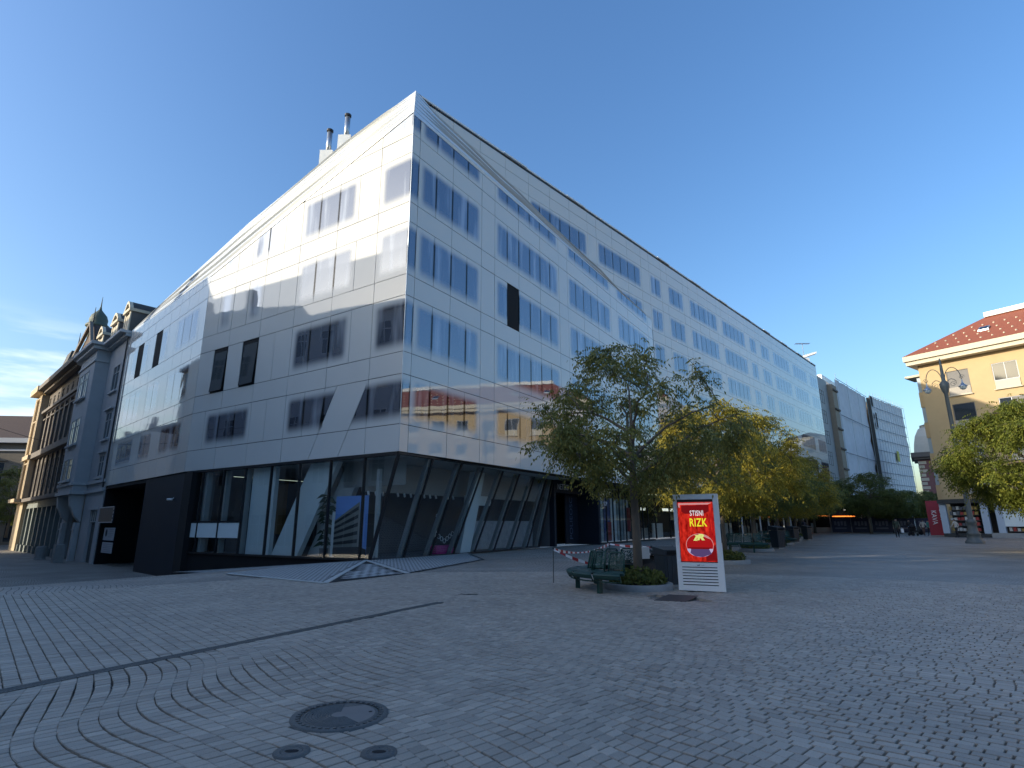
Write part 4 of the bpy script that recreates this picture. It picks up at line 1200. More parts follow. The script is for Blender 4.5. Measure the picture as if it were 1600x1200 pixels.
for a in range(5):
    m_ = MB(); FE.box(m_, -16, 16, 2.9 + a * .3, 3.08 + a * .3, .004, .06); obj('banded_course', m_, MBEIGE, CH)
BS = thing('bank_sign', 'square yellow sign with a black crossed emblem above the far left shop', 'sign', FE.p(2.2, 1.0, .3))
m_ = MB(); FE.box(m_, 1.25, 3.15, 1.4, 2.9, .3, .45); obj('board', m_, mat('sign_yellow', (.62, .47, .03), .5), BS)
m_ = MB()
for sgn in (1, -1):
    FE.poly(m_, [(2.2 - .62 * sgn, 1.7), (2.2 - .42 * sgn, 1.7), (2.2 + .62 * sgn, 2.6), (2.2 + .42 * sgn, 2.6)], .451, .46 + .004 * sgn)
    FE.box(m_, 2.2 + .5 * sgn - .17, 2.2 + .5 * sgn + .17, 1.65, 1.77, .452, .468); FE.box(m_, 2.2 + .5 * sgn - .17, 2.2 + .5 * sgn + .17, 2.53, 2.65, .452, .469)
obj('emblem', m_, MBLACK, BS)
WS = thing('fascia_sign', 'white shop fascia sign beside the yellow bank sign', 'sign', FE.p(0, 1.5, .2))
m_ = MB(); FE.box(m_, -1.2, 0.9, 1.9, 2.8, .1, .2); obj('board', m_, MPAPER, WS)
m_ = MB(); FE.box(m_, -.6, .4, 2.15, 2.55, .202, .21); obj('print', m_, MNAVY, WS)

# ---- houses across the side street (shaped to shade the left and show in glass)
def plain_house(F, s0, s1, base, eave, depth, ridge_up, wall_m, roof_m, label, floors, z_first=4.6, fh=3.7, chim=(), cat='house', name='town_house'):
    H = thing(name, label, cat, F.p((s0 + s1) / 2, base, 0))
    n = max(2, int((s1 - s0) / 2.9)); w_ = (s1 - s0) / n
    holes = []
    for f in range(floors):
        z0_ = z_first + f * fh
        if z0_ + 2.2 > eave - .4: break
        for i in range(n): holes.append((s0 + (i + .28) * w_, s0 + (i + .72) * w_, z0_, z0_ + 2.1))
    for i in range(n): holes.append((s0 + (i + .15) * w_, s0 + (i + .85) * w_, base + .5, base + 3.1))
    obj('wall', wall_with_holes(F, s0, s1, base, eave, holes, -.4, 0), wall_m, H)
    m_ = MB(); F.box(m_, s0, s1, base, eave, -depth, -depth + .4); F.box(m_, s0, s0 + .35, base, eave, -depth + .41, -.41); F.box(m_, s1 - .35, s1, base, eave, -depth + .41, -.41); obj('rear_wall', m_, wall_m, H)
    m_ = MB(); F.box(m_, s0, s1, eave - .5, eave, .003, .5); F.box(m_, s0, s1, base + 3.4, base + 3.8, .003, .25); obj('cornice', m_, MGREYT, H)
    for h in holes: window_on(F, *h, H, deep=.2, cross=(1, 1), frame=MWINF)
    m_ = MB(); m_.prism([F.p(s0, eave, .3), F.p(s0, eave + ridge_up, -depth / 2), F.p(s0, eave, -depth)], F.d * (s1 - s0)); obj('roof', m_, roof_m, H)
    for a, o_, hh in chim:
        m_ = MB(); F.box(m_, a, a + 1.1, eave, eave + hh, -o_ - .7, -o_); obj('chimney', m_, MPURPLE, H)
    return H
FO4 = Fr(F4.p(0, 0, 14.0), F4.d, -F4.n)
plain_house(FO4, 12.0, 28.0, zb, 20.6, 11, 2.3, MGREYH, MSLATE, 'tall grey house across the side street, mirrored in the left facade', 5, chim=((15, 2, 3.2), (22, 3, 3.4)))
plain_house(FO4, 28.1, 51.0, zb, 22.4, 11, 2.2, MBEIGE, MTILE, 'beige house further up the side street opposite the brown palace', 5, chim=((33, 2, 3.2), (41, 4, 3.6)))
plain_house(FO4, 66, 98, zb, 15.5, 11, 2.4, MGREYH, MTILE, 'far grey house up the side street, low in the mirrored skyline', 3, chim=((70, 2, 3), (80, 4, 3.4), (90, 3, 3)))
FO5 = Fr(F4.p(-.2, 0, 15.2), F4.d, -F4.n)
plain_house(FO5, -5.6, 12.0, zb + .5, 19.3, 4.2, .3, MGREYH, MTILE, 'lower grey corner house across the side street, mirrored in the left facade', 4, chim=((6.2, 2, .9),))
FB = Fr((-29.5, 15.2), (0.1, -1), (1, .1))  # unseen houses, eaves stepped to shade the square yet let sun reach trees
plain_house(FB, 0, 3.6, -.6, 17.4, 11, .3, MBEIGE, MREDTILE, 'unseen narrow beige house on the west side of the square behind the viewer', 3)
plain_house(FB, 3.7, 9.6, -.4, 13.2, 11, .2, MGREYH, MREDTILE, 'unseen low grey house on the west side of the square behind the viewer', 3)
plain_house(FB, 9.7, 66, 0, 17.6, 12, 1.8, MBEIGE, MTILE, 'unseen long beige house row on the west side of the square behind the viewer', 4, chim=((20, 2, 3), (33, 3, 3.2), (47, 2, 3)))
FS = Fr((-28, -48), (1, 0), (0, 1))  # unseen rows added here and to the east to block the mirrored horizon
plain_house(FS, 0, 100, 0, 17.0, 12, 3.0, MGREYH, MREDTILE, 'unseen grey house row closing the south side of the square behind the viewer', 4)
FEAST = Fr((76, 22), (-.1, -1), (-1, .1))
plain_house(FEAST, 0, 66, 0, 17.5, 12, 3.0, MBEIGE, MREDTILE, 'unseen beige house row on the east side of the square out of view to the right', 4)

# ---- ochre house on the right
FR = Fr((46.55, 62.75), (-.58, .81), (-.81, -.58))
OH = thing('ochre_house', 'ochre rendered apartment house with a red tiled roof on the right of the square', 'house', FR.p(-10, 0, 0))
wcols = [(-4.95, -2.95), (-9.05, -6.95)] + [(-9.05 - 4.08 * k, -6.95 - 4.08 * k) for k in range(1, 9)]
rows_ = [(14.9, 17.62), (11.25, 13.92), (7.6, 10.2), (4.4, 6.6)]
holes = [(a, b, z0_, z1_) for (z0_, z1_) in rows_ for (a, b) in wcols]
obj('wall', wall_with_holes(FR, -46, -.45, 0.0, 18.9, holes + [(a + .1, b - .1, .5, 3.2) for a, b in wcols], -.45, 0), MORANGE, OH)
FR2 = Fr(FR.p(-.45, 0, 0), -FR.n, FR.d)
m_ = MB(); FR2.box(m_, .01, 14, 0, 18.9, -.4, 0); FR.box(m_, -46, -.9, 0, 18.9, -14.4, -14); obj('side_wall', m_, MORANGE, OH)
rnd = random.Random(5)
for zi, (z0_, z1_) in enumerate(rows_):
    for k, (a, b) in enumerate(wcols):
        zm = z0_ + .85
        m_ = MB(); FR.box(m_, a + .03, b - .03, z0_, zm, -.1, .06); w0 = obj('window_apron', m_, [MCREAM, mat('pierced_apron', (.42, .38, .32), .8, .25, 14) if 'pierced_apron' not in bpy.data.materials else bpy.data.materials['pierced_apron']][k == 0], OH)
        m_ = MB(); FR.box(m_, a - .08, b + .08, z0_ - .12, z0_ - .01, -.1, .22); obj('sill', m_, MCREAM, w0)
        blind = (k == 0 and zi < 2)
        w = window_on(FR, a + .02, b - .02, zm + .01, z1_, OH, o=-.06, deep=.2, cross=(1, 0) if not blind else (0, 0), frame=MWINF if not blind else MSHUT, pane=MPANE if not (blind and zi == 0) else MSHUT)
        if not blind and rnd.random() < .6:
            hh = rnd.uniform(.4, 1.3); m_ = MB(); FR.box(m_, a + .12, (a + b) / 2 - .05 if rnd.random() < .5 else b - .12, z1_ - hh, z1_ - .08, -.14, -.085); obj('blind', m_, MSHUT, w)
for k, (a, b) in enumerate(wcols):
    m_ = MB(); FR.quad(m_, a + .1, b - .1, .5, 3.2, -.2); obj('shop_window', m_, MPANE, OH)
m_ = MB(); FR.box(m_, -46.5, .35, 18.9, 19.35, -14, 1.0); FR.box(m_, -46.6, .5, 19.36, 19.95, -14.2, 1.25); obj('eaves_cornice', m_, MCREAM, OH)
e0, e1_ = FR.p(.5, 19.97, 1.25), FR.p(-46.6, 19.97, 1.25); e2_, e3_ = FR.p(-46.6, 19.97, -14.2), FR.p(.5, 19.97, -14.2)
rz0, rz1 = FR.p(-6.2, 24.6, -6.2), FR.p(-40, 24.6, -6.2)
m_ = MB(); m_.add([e0, e1_, e2_, e3_, rz0, rz1], [(0, 1, 5, 4), (1, 2, 5), (2, 3, 4, 5), (3, 0, 4)]); rf = obj('roof', m_, MREDTILE, OH)
m_ = MB(); FR.box(m_, -40, -6.0, 24.4, 24.95, -8, -5.6); obj('ridge_parapet', m_, MWHITE, OH)
sl = (rz0 - FR.p(-6.2, 19.97, 1.25)); 
def on_roof(s_, t, up=.05): 
    b = FR.p(s_, 19.97, 1.25) + sl * t; return b + V((0, 0, up))
m_ = MB()
for r_ in range(4):
    for k in range(44):
        s_ = -1.8 - k * .98 - (r_ % 2) * .5; t = .12 + r_ * .17
        if s_ > -.5 - t * 6: continue
        c = on_roof(s_, t, .0); m_.box(c.x - .06, c.x + .06, c.y - .06, c.y + .06, c.z, c.z + .13)
o = obj('snow_guards', m_, MCREAM, OH); o['kind'] = 'stuff'
for s_ in (-6.1, -11.4, -18, -25):
    m_ = MB(); q = [on_roof(s_, .38), on_roof(s_ - .95, .38), on_roof(s_ - .95, .50), on_roof(s_, .50)]; m_.prism(q, V((0, 0, .16))); sk = obj('skylight', m_, MSTEEL, OH)
    m_ = MB(); q = [on_roof(s_ - .12, .395, .215), on_roof(s_ - .83, .395, .215), on_roof(s_ - .83, .485, .215), on_roof(s_ - .12, .485, .215)]; m_.poly(q); obj('glass', m_, MPANE, sk)
# stacked bay windows on the narrow end
for z0_ in (15.9, 12.4, 8.9, 5.4):
    m_ = MB(); FR2.box(m_, .5, 2.7, z0_ - 1.75, z0_, .01, .55); b_ = obj('bay_window', m_, MORANGE, OH)
    m_ = MB(); FR2.box(m_, .52, 2.68, z0_ + .01, z0_ + 1.7, .01, .5); obj('bay_glazing', m_, mat('bay_glass', (.35, .42, .45), .1) if 'bay_glass' not in bpy.data.materials else bpy.data.materials['bay_glass'], b_)
m_ = MB(); FR2.box(m_, .3, 3.2, 17.75, 18.0, .01, 1.6); obj('end_canopy', m_, MCREAM, OH)

# ---- turreted brick house at the end of the square
FT = Fr((79.2, 110), (.81, -.58), (-.58, -.81))
TW = thing('turret_house', 'brown red brick corner house with pale quoins and a rounded mansard dome', 'house', FT.p(4, 0, 0))
m_ = MB(); FT.box(m_, 0, 11, 0, 13.2, -9, 0); obj('wall', m_, MPURPLE, TW)
for i in range(16):
    m_ = MB(); FT.box(m_, -.08, .9 + .35 * (i % 2), .4 + i * .8, .95 + i * .8, -.5, .1); obj('quoin', m_, MCREAM, TW)
m_ = MB(); FT.box(m_, -.6, 11.5, 13.3, 13.7, -9, .7); FT.box(m_, -1.0, 12, 13.71, 14.6, -9, 1.2); obj('cornice', m_, MBROWNT, TW)
m_ = MB()
pf = [(0, 14.6), (.2, 16.2), (.55, 17.8), (1.2, 19.2), (1.9, 19.8)]
for i in range(4):
    (a, za), (b, zb_) = pf[i], pf[i + 1]
    m_.add([FT.p(-.4 + a, za, .6 - a), FT.p(11 - a, za, .6 - a), FT.p(11 - a, za, -8 + a), FT.p(-.4 + a, za, -8 + a), FT.p(-.4 + b, zb_, .6 - b), FT.p(11 - b, zb_, .6 - b), FT.p(11 - b, zb_, -8 + b), FT.p(-.4 + b, zb_, -8 + b)],
           [(0, 1, 5, 4), (1, 2, 6, 5), (2, 3, 7, 6), (3, 0, 4, 7)])
FT.box(m_, 1.3, 9.3, 19.8, 20.0, -6.3, -1.1); obj('mansard_dome', m_, mat('pale_zinc', (.50, .48, .42), .6, .1, 2), TW)
m_ = MB(); m_.add([FT.p(1.2, 20, -1.0), FT.p(9.4, 20, -1.0), FT.p(9.4, 20, -6.4), FT.p(1.2, 20, -6.4), FT.p(5.3, 21.4, -3.7)], [(0, 1, 4), (1, 2, 4), (2, 3, 4), (3, 0, 4)]); obj('dome_cap', m_, MSLATE, TW)
m_ = MB(); FT.box(m_, 2.6, 4.9, 15.3, 17.9, -1, .9); dd_ = obj('dormer', m_, MCREAM, TW)
m_ = MB(); c = FT.p(3.75, 16.6, .91); m_.prism([c + FT.d * .45 * cos(k * pi / 6) + V((0, 0, .45 * sin(k * pi / 6))) for k in range(12)], FT.n * .03); obj('round_window', m_, MPANE, dd_)
for a in (3.0, 7.5):
    for z0_ in (9.2, 5.0, 1.0):
        window_on(FT, a, a + 1.7, z0_, z0_ + 2.6, TW, o=.02, deep=.03, frame=MCREAM, fw_=.25, hood=MCREAM)

# ---- stepped beige house and scaffolded block beyond the office
BE = thing('stepped_beige_house', 'narrow beige house with stacked balconies between the glass block and the scaffolding', 'house', F2.p(60, 0, 0))
m_ = MB(); F2.box(m_, 55.5, 63.2, 0, 25.6, -10, -.6); obj('wall', m_, mat('grey_tile_wall', (.30, .31, .32), .6, .1, 3), BE)
m_ = MB(); F2.box(m_, 63.3, 66.2, 0, 25.0, -10, .2); obj('balcony_bay', m_, MBEIGE, BE)
for i in range(7):
    m_ = MB(); F2.box(m_, 63.35, 66.3, 3.2 + i * 3.45, 3.5 + i * 3.45, .21, .42); obj('balcony', m_, MBROWN, BE)
    if i < 6: window_on(F2, 58, 60.5, 3.6 + i * 3.5, 5.8 + i * 3.5, BE, o=-.58, deep=.04, frame=MSLATE)
m_ = MB(); F2.box(m_, 55.6, 63, 25.61, 27.4, -8, -2); obj('roof_storey', m_, mat('roof_storey_grey', (.28, .28, .27), .8), BE)
def scaffold(label, s0, s1, zl, zr, net_m, seed, loc_s, dark_edge, off=0., lv=12, sp=3.0):
    T = thing('scaffolded_block', label, 'building', F2.p(loc_s, 0, 0))
    rn = random.Random(seed)
    m_ = MB(); F2.poly(m_, [(s0, 0), (s1, 0), (s1, zr - .8), (s0, zl - .8)], -9, -1.2 + off); obj('wall', m_, MSAND if not dark_edge else MGREYH, T)
    n = int((s1 - s0) / .8); mz = 26; vs = []; fs = []
    for i in range(n + 1):
        for j in range(mz + 1):
            t = i / n; z_ = (zl + (zr - zl) * t) * j / mz
            vs.append(F2.p(s0 + (s1 - s0) * t, z_ + rn.uniform(-.15, .15) * (j < mz), off + rn.uniform(-.16, .16)))
    for i in range(n):
        for j in range(mz): fs.append((i * (mz + 1) + j, (i + 1) * (mz + 1) + j, (i + 1) * (mz + 1) + j + 1, i * (mz + 1) + j + 1))
    m_ = MB(); m_.add(vs, fs); obj('netting', m_, net_m, T, True)
    for k in range(1, lv + 1):
        m_ = MB(); m_.tube([F2.p(s0, zl * k / lv, off + .3), F2.p(s1, zr * k / lv, off + .3)], .05, 5); obj('ledger', m_, MSLATE, T)
    q = int((s1 - s0) / sp)
    for k in range(q + 1):
        a = s0 + (s1 - s0) * k / q; zt = zl + (zr - zl) * k / q
        m_ = MB(); m_.tube([F2.p(a, 0, off + .3), F2.p(a, zt + .9, off + .3)], .035, 5); obj('standard', m_, MSTEEL, T)
    return T
MNET = mat('grey_netting', (.66, .67, .71), .9, .12, .7, bump=.4, bscale=2)
MNET2 = mat('white_netting', (.78, .78, .79), .9, .14, .6, bump=.5, bscale=1.5)
T1 = scaffold('house wrapped in smooth grey scaffold netting beside the beige balconies', 66.4, 91, 26.6, 27.2, MNET, 1, 78, True, lv=4, sp=8.0)
m_ = MB(); F2.box(m_, 67, 91, 27.0, 27.9, -3, -2); obj('temporary_roof', m_, MWHITE, T1)
T2_ = scaffold('last house in pale rumpled scaffold netting with visible ladders, farthest along the row', 91.4, 134, 27.4, 30.8, MNET2, 2, 112, False, off=.6)
m_ = MB(); F2.box(m_, 91.0, 91.4, 0, 27, .2, .9); obj('dark_gap_post', m_, MSLATE, T2_)
m_ = MB(); F2.box(m_, 91.5, 94, 25.5, 27.5, .75, .85); F2.box(m_, 94, 95.2, 21.0, 24.2, .95, 1.0); obj('torn_opening', m_, MDARK, T2_)
m_ = MB(); F2.box(m_, 112, 114.5, 15.2, 17.6, 1.0, 1.1); obj('yellow_panel', m_, mat('net_yellow', (.45, .42, .05), .7), T2_)
AN = thing('roof_antenna', 'television antenna and white dish on the far end of the glass block roof', 'antenna', F2.p(53, 26.7, -1))
m_ = MB(); b = F2.p(53, 26.7, -1); m_.tube([b, b + V((0, 0, 3.6))], .05, 5); obj('mast', m_, MSTEEL, AN)
m_ = MB()
for k in range(5): m_.tube([b + V((-1.2, -.3 + .15 * k, 3.5)), b + V((1.2, -.3 + .15 * k, 3.5))], .02, 4)
obj('aerial', m_, MSTEEL, AN)
m_ = MB(); m_.prism([b + V((-.3, 0, 1.0)), b + V((1.9, -.5, 1.7)), b + V((1.9, -.5, 2.0)), b + V((-.3, 0, 1.4))], V((.1, .8, 0))); obj('dish', m_, MWHITE, AN)
m_ = MB(); m_.box(b.x - .5, b.x + .6, b.y - .5, b.y + .5, b.z, b.z + .9); obj('base', m_, MWHITE, AN)
WR = MB(); WR.tube([F4.p(34, 9.0, 1.6).lerp(FO4.p(6, 9.4, .1), k / 10) + V((0, 0, -.5 * sin(pi * k / 10))) for k in range(11)], .018, 4)
solo('overhead_wire', WR, MSLATE, 'thin wire strung across the side street in front of the grey bay', 'wire', F4.p(34, 9, 1.6))

# ------------------------------------------------------------------ trees
MBARK = mat('bark', (.14, .115, .09), .9, .2, 6, bump=.6, bscale=18, stretch=(1, 1, .25))
MLEAF = leaf_material('leaf_dull_green', (.14, .155, .045), (.25, .235, .06), (.48, .38, .08))
MLEAFY = leaf_material('leaf_yellow_green', (.09, .125, .022), (.22, .235, .035), (.45, .38, .05))
MLEAFG = leaf_material('leaf_golden', (.16, .17, .03), (.42, .34, .05), (.62, .46, .06))
MLEAFD2 = leaf_material('leaf_dark_green', (.105, .13, .04), (.18, .20, .052), (.36, .31, .07))

def grow_tree(seed, base_h, top, rad, limbs, sprigs, leaf_len, droop=.8, bottom=None, trunk_r=.11, twigs=110, gap=.0, lop=(0, 0)):
    """limbs run out to points on a flattened dome, twigs fill the dome between them, leaf sprays hang from the twigs"""
    rn = random.Random(seed); wood = MB()
    bottom = bottom if bottom is not None else base_h
    cz = bottom + (top - bottom) * .40; up_, dn_ = top - cz, cz - bottom
    hub = base_h + (top - base_h) * .42
    trunk = [V((0, 0, -.1)), V((.02, .01, base_h * .5)), V((0, -.02, base_h)), V((.04, .02, hub)), V((.02, .0, hub + (top - hub) * .55))]
    wood.tube(trunk, [trunk_r * 1.2, trunk_r, trunk_r * .88, trunk_r * .5, trunk_r * .15], 9)
    def dome(a, q, w):
        """a azimuth, q 0..1 radius share, w -1..1 height share on a wobbly dome"""
        wob = 1 + .13 * sin(3 * a + seed) + .09 * sin(5 * a + 2 * seed) + rn.uniform(-.06, .06)
        z = cz + (up_ * w if w > 0 else dn_ * w * .95)
        r_ = rad * wob * q
        return V((r_ * cos(a) + lop[0], r_ * sin(a) + lop[1], z))
    def path(p, q, n, bow):
        out = []
        for i in range(n + 1):
            t = i / n; c = p.lerp(q, t); c = c + V((rn.gauss(0, .03), rn.gauss(0, .03), bow * sin(pi * t))) * (1 if 0 < i < n else 0); out.append(c)
        return out
    nodes = []; tips = []
    for k in range(limbs):
        a = 2 * pi * k / limbs + rn.uniform(-.25, .25); w = rn.uniform(-.5, .75); q = math.sqrt(max(.05, 1 - w * w)) * rn.uniform(.72, .9)
        h = base_h * .98 + (hub - base_h) * rn.uniform(0, 1)
        p = path(V((0, 0, h)), dome(a, q, w), 7, .32 * rad * .3)
        wood.tube(p, [trunk_r * (.5 - .42 * i / 7) for i in range(8)], 6, False)
        nodes += p[2:]
    nodes += [trunk[3], trunk[4]]
    for k in range(twigs):
        a = rn.uniform(0, 2 * pi); w = rn.uniform(-.98, .97); q = math.sqrt(max(.02, 1 - w * w)) * (rn.random() ** .35)
        tgt = dome(a, q, w)
        near = min(nodes, key=lambda c: (c - tgt).length + .25 * max(0, c.z - tgt.z))
        p = path(near, tgt, 5, .12)
        wood.tube(p, [trunk_r * (.16 - .125 * i / 5) for i in range(6)], 4, False)
        for i in range(1, 6): tips.append((p[i], (p[i] - p[i - 1]).normalized(), i))
        nodes.append(p[3])
    lv = []; lf = []; lt = []
    clumps = [(dome(rn.uniform(0, 6.28), rn.random(), rn.uniform(-.9, .95)), rn.uniform(-.25, .35)) for _ in range(30)]
    for cnt in range(sprigs):
        p, dv, i = rn.choice(tips)
        if gap and rn.random() < gap * (5 - i) / 5: p, dv, i = rn.choice(tips)
        p = p + V((rn.gauss(0, .13), rn.gauss(0, .13), rn.gauss(0, .09))) * (rad / 2.3)
        tint = .38 + rn.gauss(0, .15)
        for c, w in clumps:
            dd = (p - c).length
            if dd < .8: tint += w * (1 - dd / .8)
        a = rn.uniform(0, 2 * pi); dirv = (V((cos(a), sin(a), rn.uniform(-1.2, .2) * droop)) + dv * .5).normalized()
        L_ = leaf_len * rn.uniform(2.6, 4.4); nleaf = 9
        sidev = dirv.cross(V((0, 0, 1)))
        sidev = sidev.normalized() if sidev.length > 1e-4 else V((1, 0, 0))
        for k in range(nleaf):
            t = (k // 2 + .6) / (nleaf // 2 + .8); s_ = 1 if k % 2 else -1
            if k == nleaf - 1: s_ = 0; t = 1.05
            o_ = p + dirv * (L_ * t) + V((0, 0, -.3 * L_ * t * t * droop))
            ld = (dirv * .55 + sidev * s_ * .9 + V((0, 0, -.35 - .5 * rn.random()))).normalized()
            wv = ld.cross(V((rn.uniform(-.6, .6), rn.uniform(-.6, .6), 1))).normalized() * leaf_len * .22
            ln = leaf_len * rn.uniform(.75, 1.25)
            b = len(lv)
            lv += [o_, o_ + ld * ln * .45 + wv, o_ + ld * ln + V((0, 0, -.12 * ln)), o_ + ld * ln * .45 - wv]
            lf.append((b, b + 1, b + 2, b + 3)); tt = min(1, max(0, tint + rn.gauss(0, .07))); lt += [tt] * 4
    return wood, lv, lf, lt

def tree_thing(x, y, parts, mleaf, label, group=None, name='tree', rz=0., sc=1.0):
    t = thing(name, label, 'tree', (0, 0, 0), group)
    wood, lv, lf, lt = parts
    obj('trunk', wood, MBARK, t, True, fix=False)
    me = bpy.data.meshes.new('crown'); me.from_pydata([tuple(v) for v in lv], [], lf)
    a = me.attributes.new('tint', 'FLOAT', 'POINT'); a.data.foreach_set('value', lt)
    link('crown', me, mleaf, t)
    t.location = (x, y, 0); t.rotation_euler.z = rz; t.scale = (sc,) * 3
    return t
GT = 'young street trees in round planters along the glass block'
tree_thing(2.75, 12.95, grow_tree(21, 2.2, 5.35, 2.4, 10, 3300, .088, bottom=1.95, trunk_r=.095, twigs=120), MLEAF, 'nearest street tree with sparse drooping leaves behind the advertising display', GT)
vA = tree_thing(7.6, 21.0, grow_tree(22, 2.1, 5.6, 2.9, 10, 5200, .10, bottom=1.75, trunk_r=.10, twigs=170), MLEAFG, 'second street tree in the row, its crown top sunlit yellow behind the display', GT, rz=.6)
vB = tree_thing(12.5, 30.0, grow_tree(23, 2.2, 5.8, 3.0, 10, 5200, .11, bottom=1.8, trunk_r=.11, twigs=170), MLEAFD2, 'third street tree from the display, dense crown over the benches', GT, rz=2.)
spots = [(17.6, 38.5, 'fourth street tree from the display, with a bin at its planter'), (22.4, 47.0, 'fifth street tree from the display along the office shops'), (27.0, 55.2, 'sixth street tree from the display, by the white columns'),
         (31.8, 63.6, 'seventh street tree from the display, past the white columns'), (36.6, 72.0, 'eighth street tree from the display, under the scaffolded houses'), (42.0, 80.5, 'second farthest street tree, beneath the pale netting'), (47.0, 76.0, 'dark street tree before the site fence, left of the walkers'), (52.0, 79.0, 'dark street tree above the first fence banners'), (57.0, 82.5, 'dark street tree above the middle fence banners, below the sky gap'), (62.5, 85.5, 'rightmost dark street tree, below the brick turret')]
for i, (x, y, lab) in enumerate(spots):
    c = copy_tree(vA if i in (0, 2) else vB); c.location = (x, y, 0); c.rotation_euler.z = 1.3 * i + .4; c['label'] = lab
    sc_ = 1.08 + .04 * i; c.scale = (sc_ * 1.12, sc_ * 1.12, sc_) if i < 7 else (1.15, 1.15, 1.0)
    for ch in c.children:
        if ch.name.startswith('crown'):
            ch.data = ch.data.copy() if i in (0,) else ch.data
    if i == 0: pass
tree_thing(26.6, 28.0, grow_tree(31, 2.5, 7.3, 4.6, 12, 9500, .14, bottom=2.0, trunk_r=.15, twigs=230), MLEAFY, 'broad yellow green tree in full sun in front of the ochre house', None, rz=1.0)
tree_thing(-64.5, 74, grow_tree(37, 3.0, 9.0, 3.4, 9, 2600, .18, bottom=1.8, trunk_r=.15), MLEAFD2, 'dark tree at the left edge in front of the far corner house', None)

# ------------------------------------------------------------------ planters and their shrubs
MSOIL = mat('soil', (.03, .022, .016), .95, .3, 10, bump=.6, bscale=30)
def shrub_mesh(seed, r_, h, n, ll):
    rn = random.Random(seed); lv = []; lf = []; lt = []
    for i in range(n):
        a = rn.uniform(0, 2 * pi); q = r_ * math.sqrt(rn.random()); z = rn.random() ** .6 * h * (1.05 - .6 * (q / r_) ** 2)
        p = V((q * cos(a), q * sin(a), .06 + z)); d_ = V((rn.uniform(-1, 1), rn.uniform(-1, 1), rn.uniform(-.3, 1))).normalized()
        w = d_.cross(V((rn.uniform(-1, 1), rn.uniform(-1, 1), .4))).normalized() * ll * .3
        b = len(lv); lv += [p, p + d_ * ll * .5 + w, p + d_ * ll, p + d_ * ll * .5 - w]; lf.append((b, b + 1, b + 2, b + 3)); lt += [rn.uniform(0, .55)] * 4
    return lv, lf, lt
def planter(x, y, r_, label):
    t = thing('tree_planter', label, 'planter', (0, 0, 0), 'round kerbed planters at the street trees')
    m_ = MB(); m_.lathe([(r_ - .13, -.05), (r_ - .13, .115), (r_ - .12, .13), (r_ - .01, .13), (r_, .118), (r_, -.05)], (0, 0, 0), 40); obj('kerb_ring', m_, MCONC, t, True)
    m_ = MB(); m_.lathe([(0, .13), (r_ * .5, .11), (r_ - .125, .06)], (0, 0, 0), 20); obj('soil', m_, MSOIL, t, True)
    lv, lf, lt = shrub_mesh(int(x * 10), r_ - .15, .36, 900, .11)
    me = bpy.data.meshes.new('shrubs'); me.from_pydata([tuple(v) for v in lv], [], lf)
    a = me.attributes.new('tint', 'FLOAT', 'POINT'); a.data.foreach_set('value', lt); o = link('shrubs', me, MLEAFD2, t); o['kind'] = 'stuff'
    t.location = (x, y, 0); return t
pl0 = planter(2.75, 12.95, .73, 'low concrete planter ring with dark shrubs round the nearest tree')
for i, (x, y, lab) in enumerate([(7.6, 21.0, 'low planter ring just right of the advertising display'), (12.5, 30.0, 'planter ring behind the first dark bench right of the display'), (17.6, 38.5, 'planter ring of the fourth tree from the display'), (22.4, 47.0, 'planter ring of the fifth tree from the display'), (27.0, 55.2, 'planter ring of the sixth tree, by the white columns')]):
    c = copy_tree(pl0); c.location = (x, y, 0); c.rotation_euler.z = i; c['label'] = lab; c.scale = (1.15, 1.15, 1)

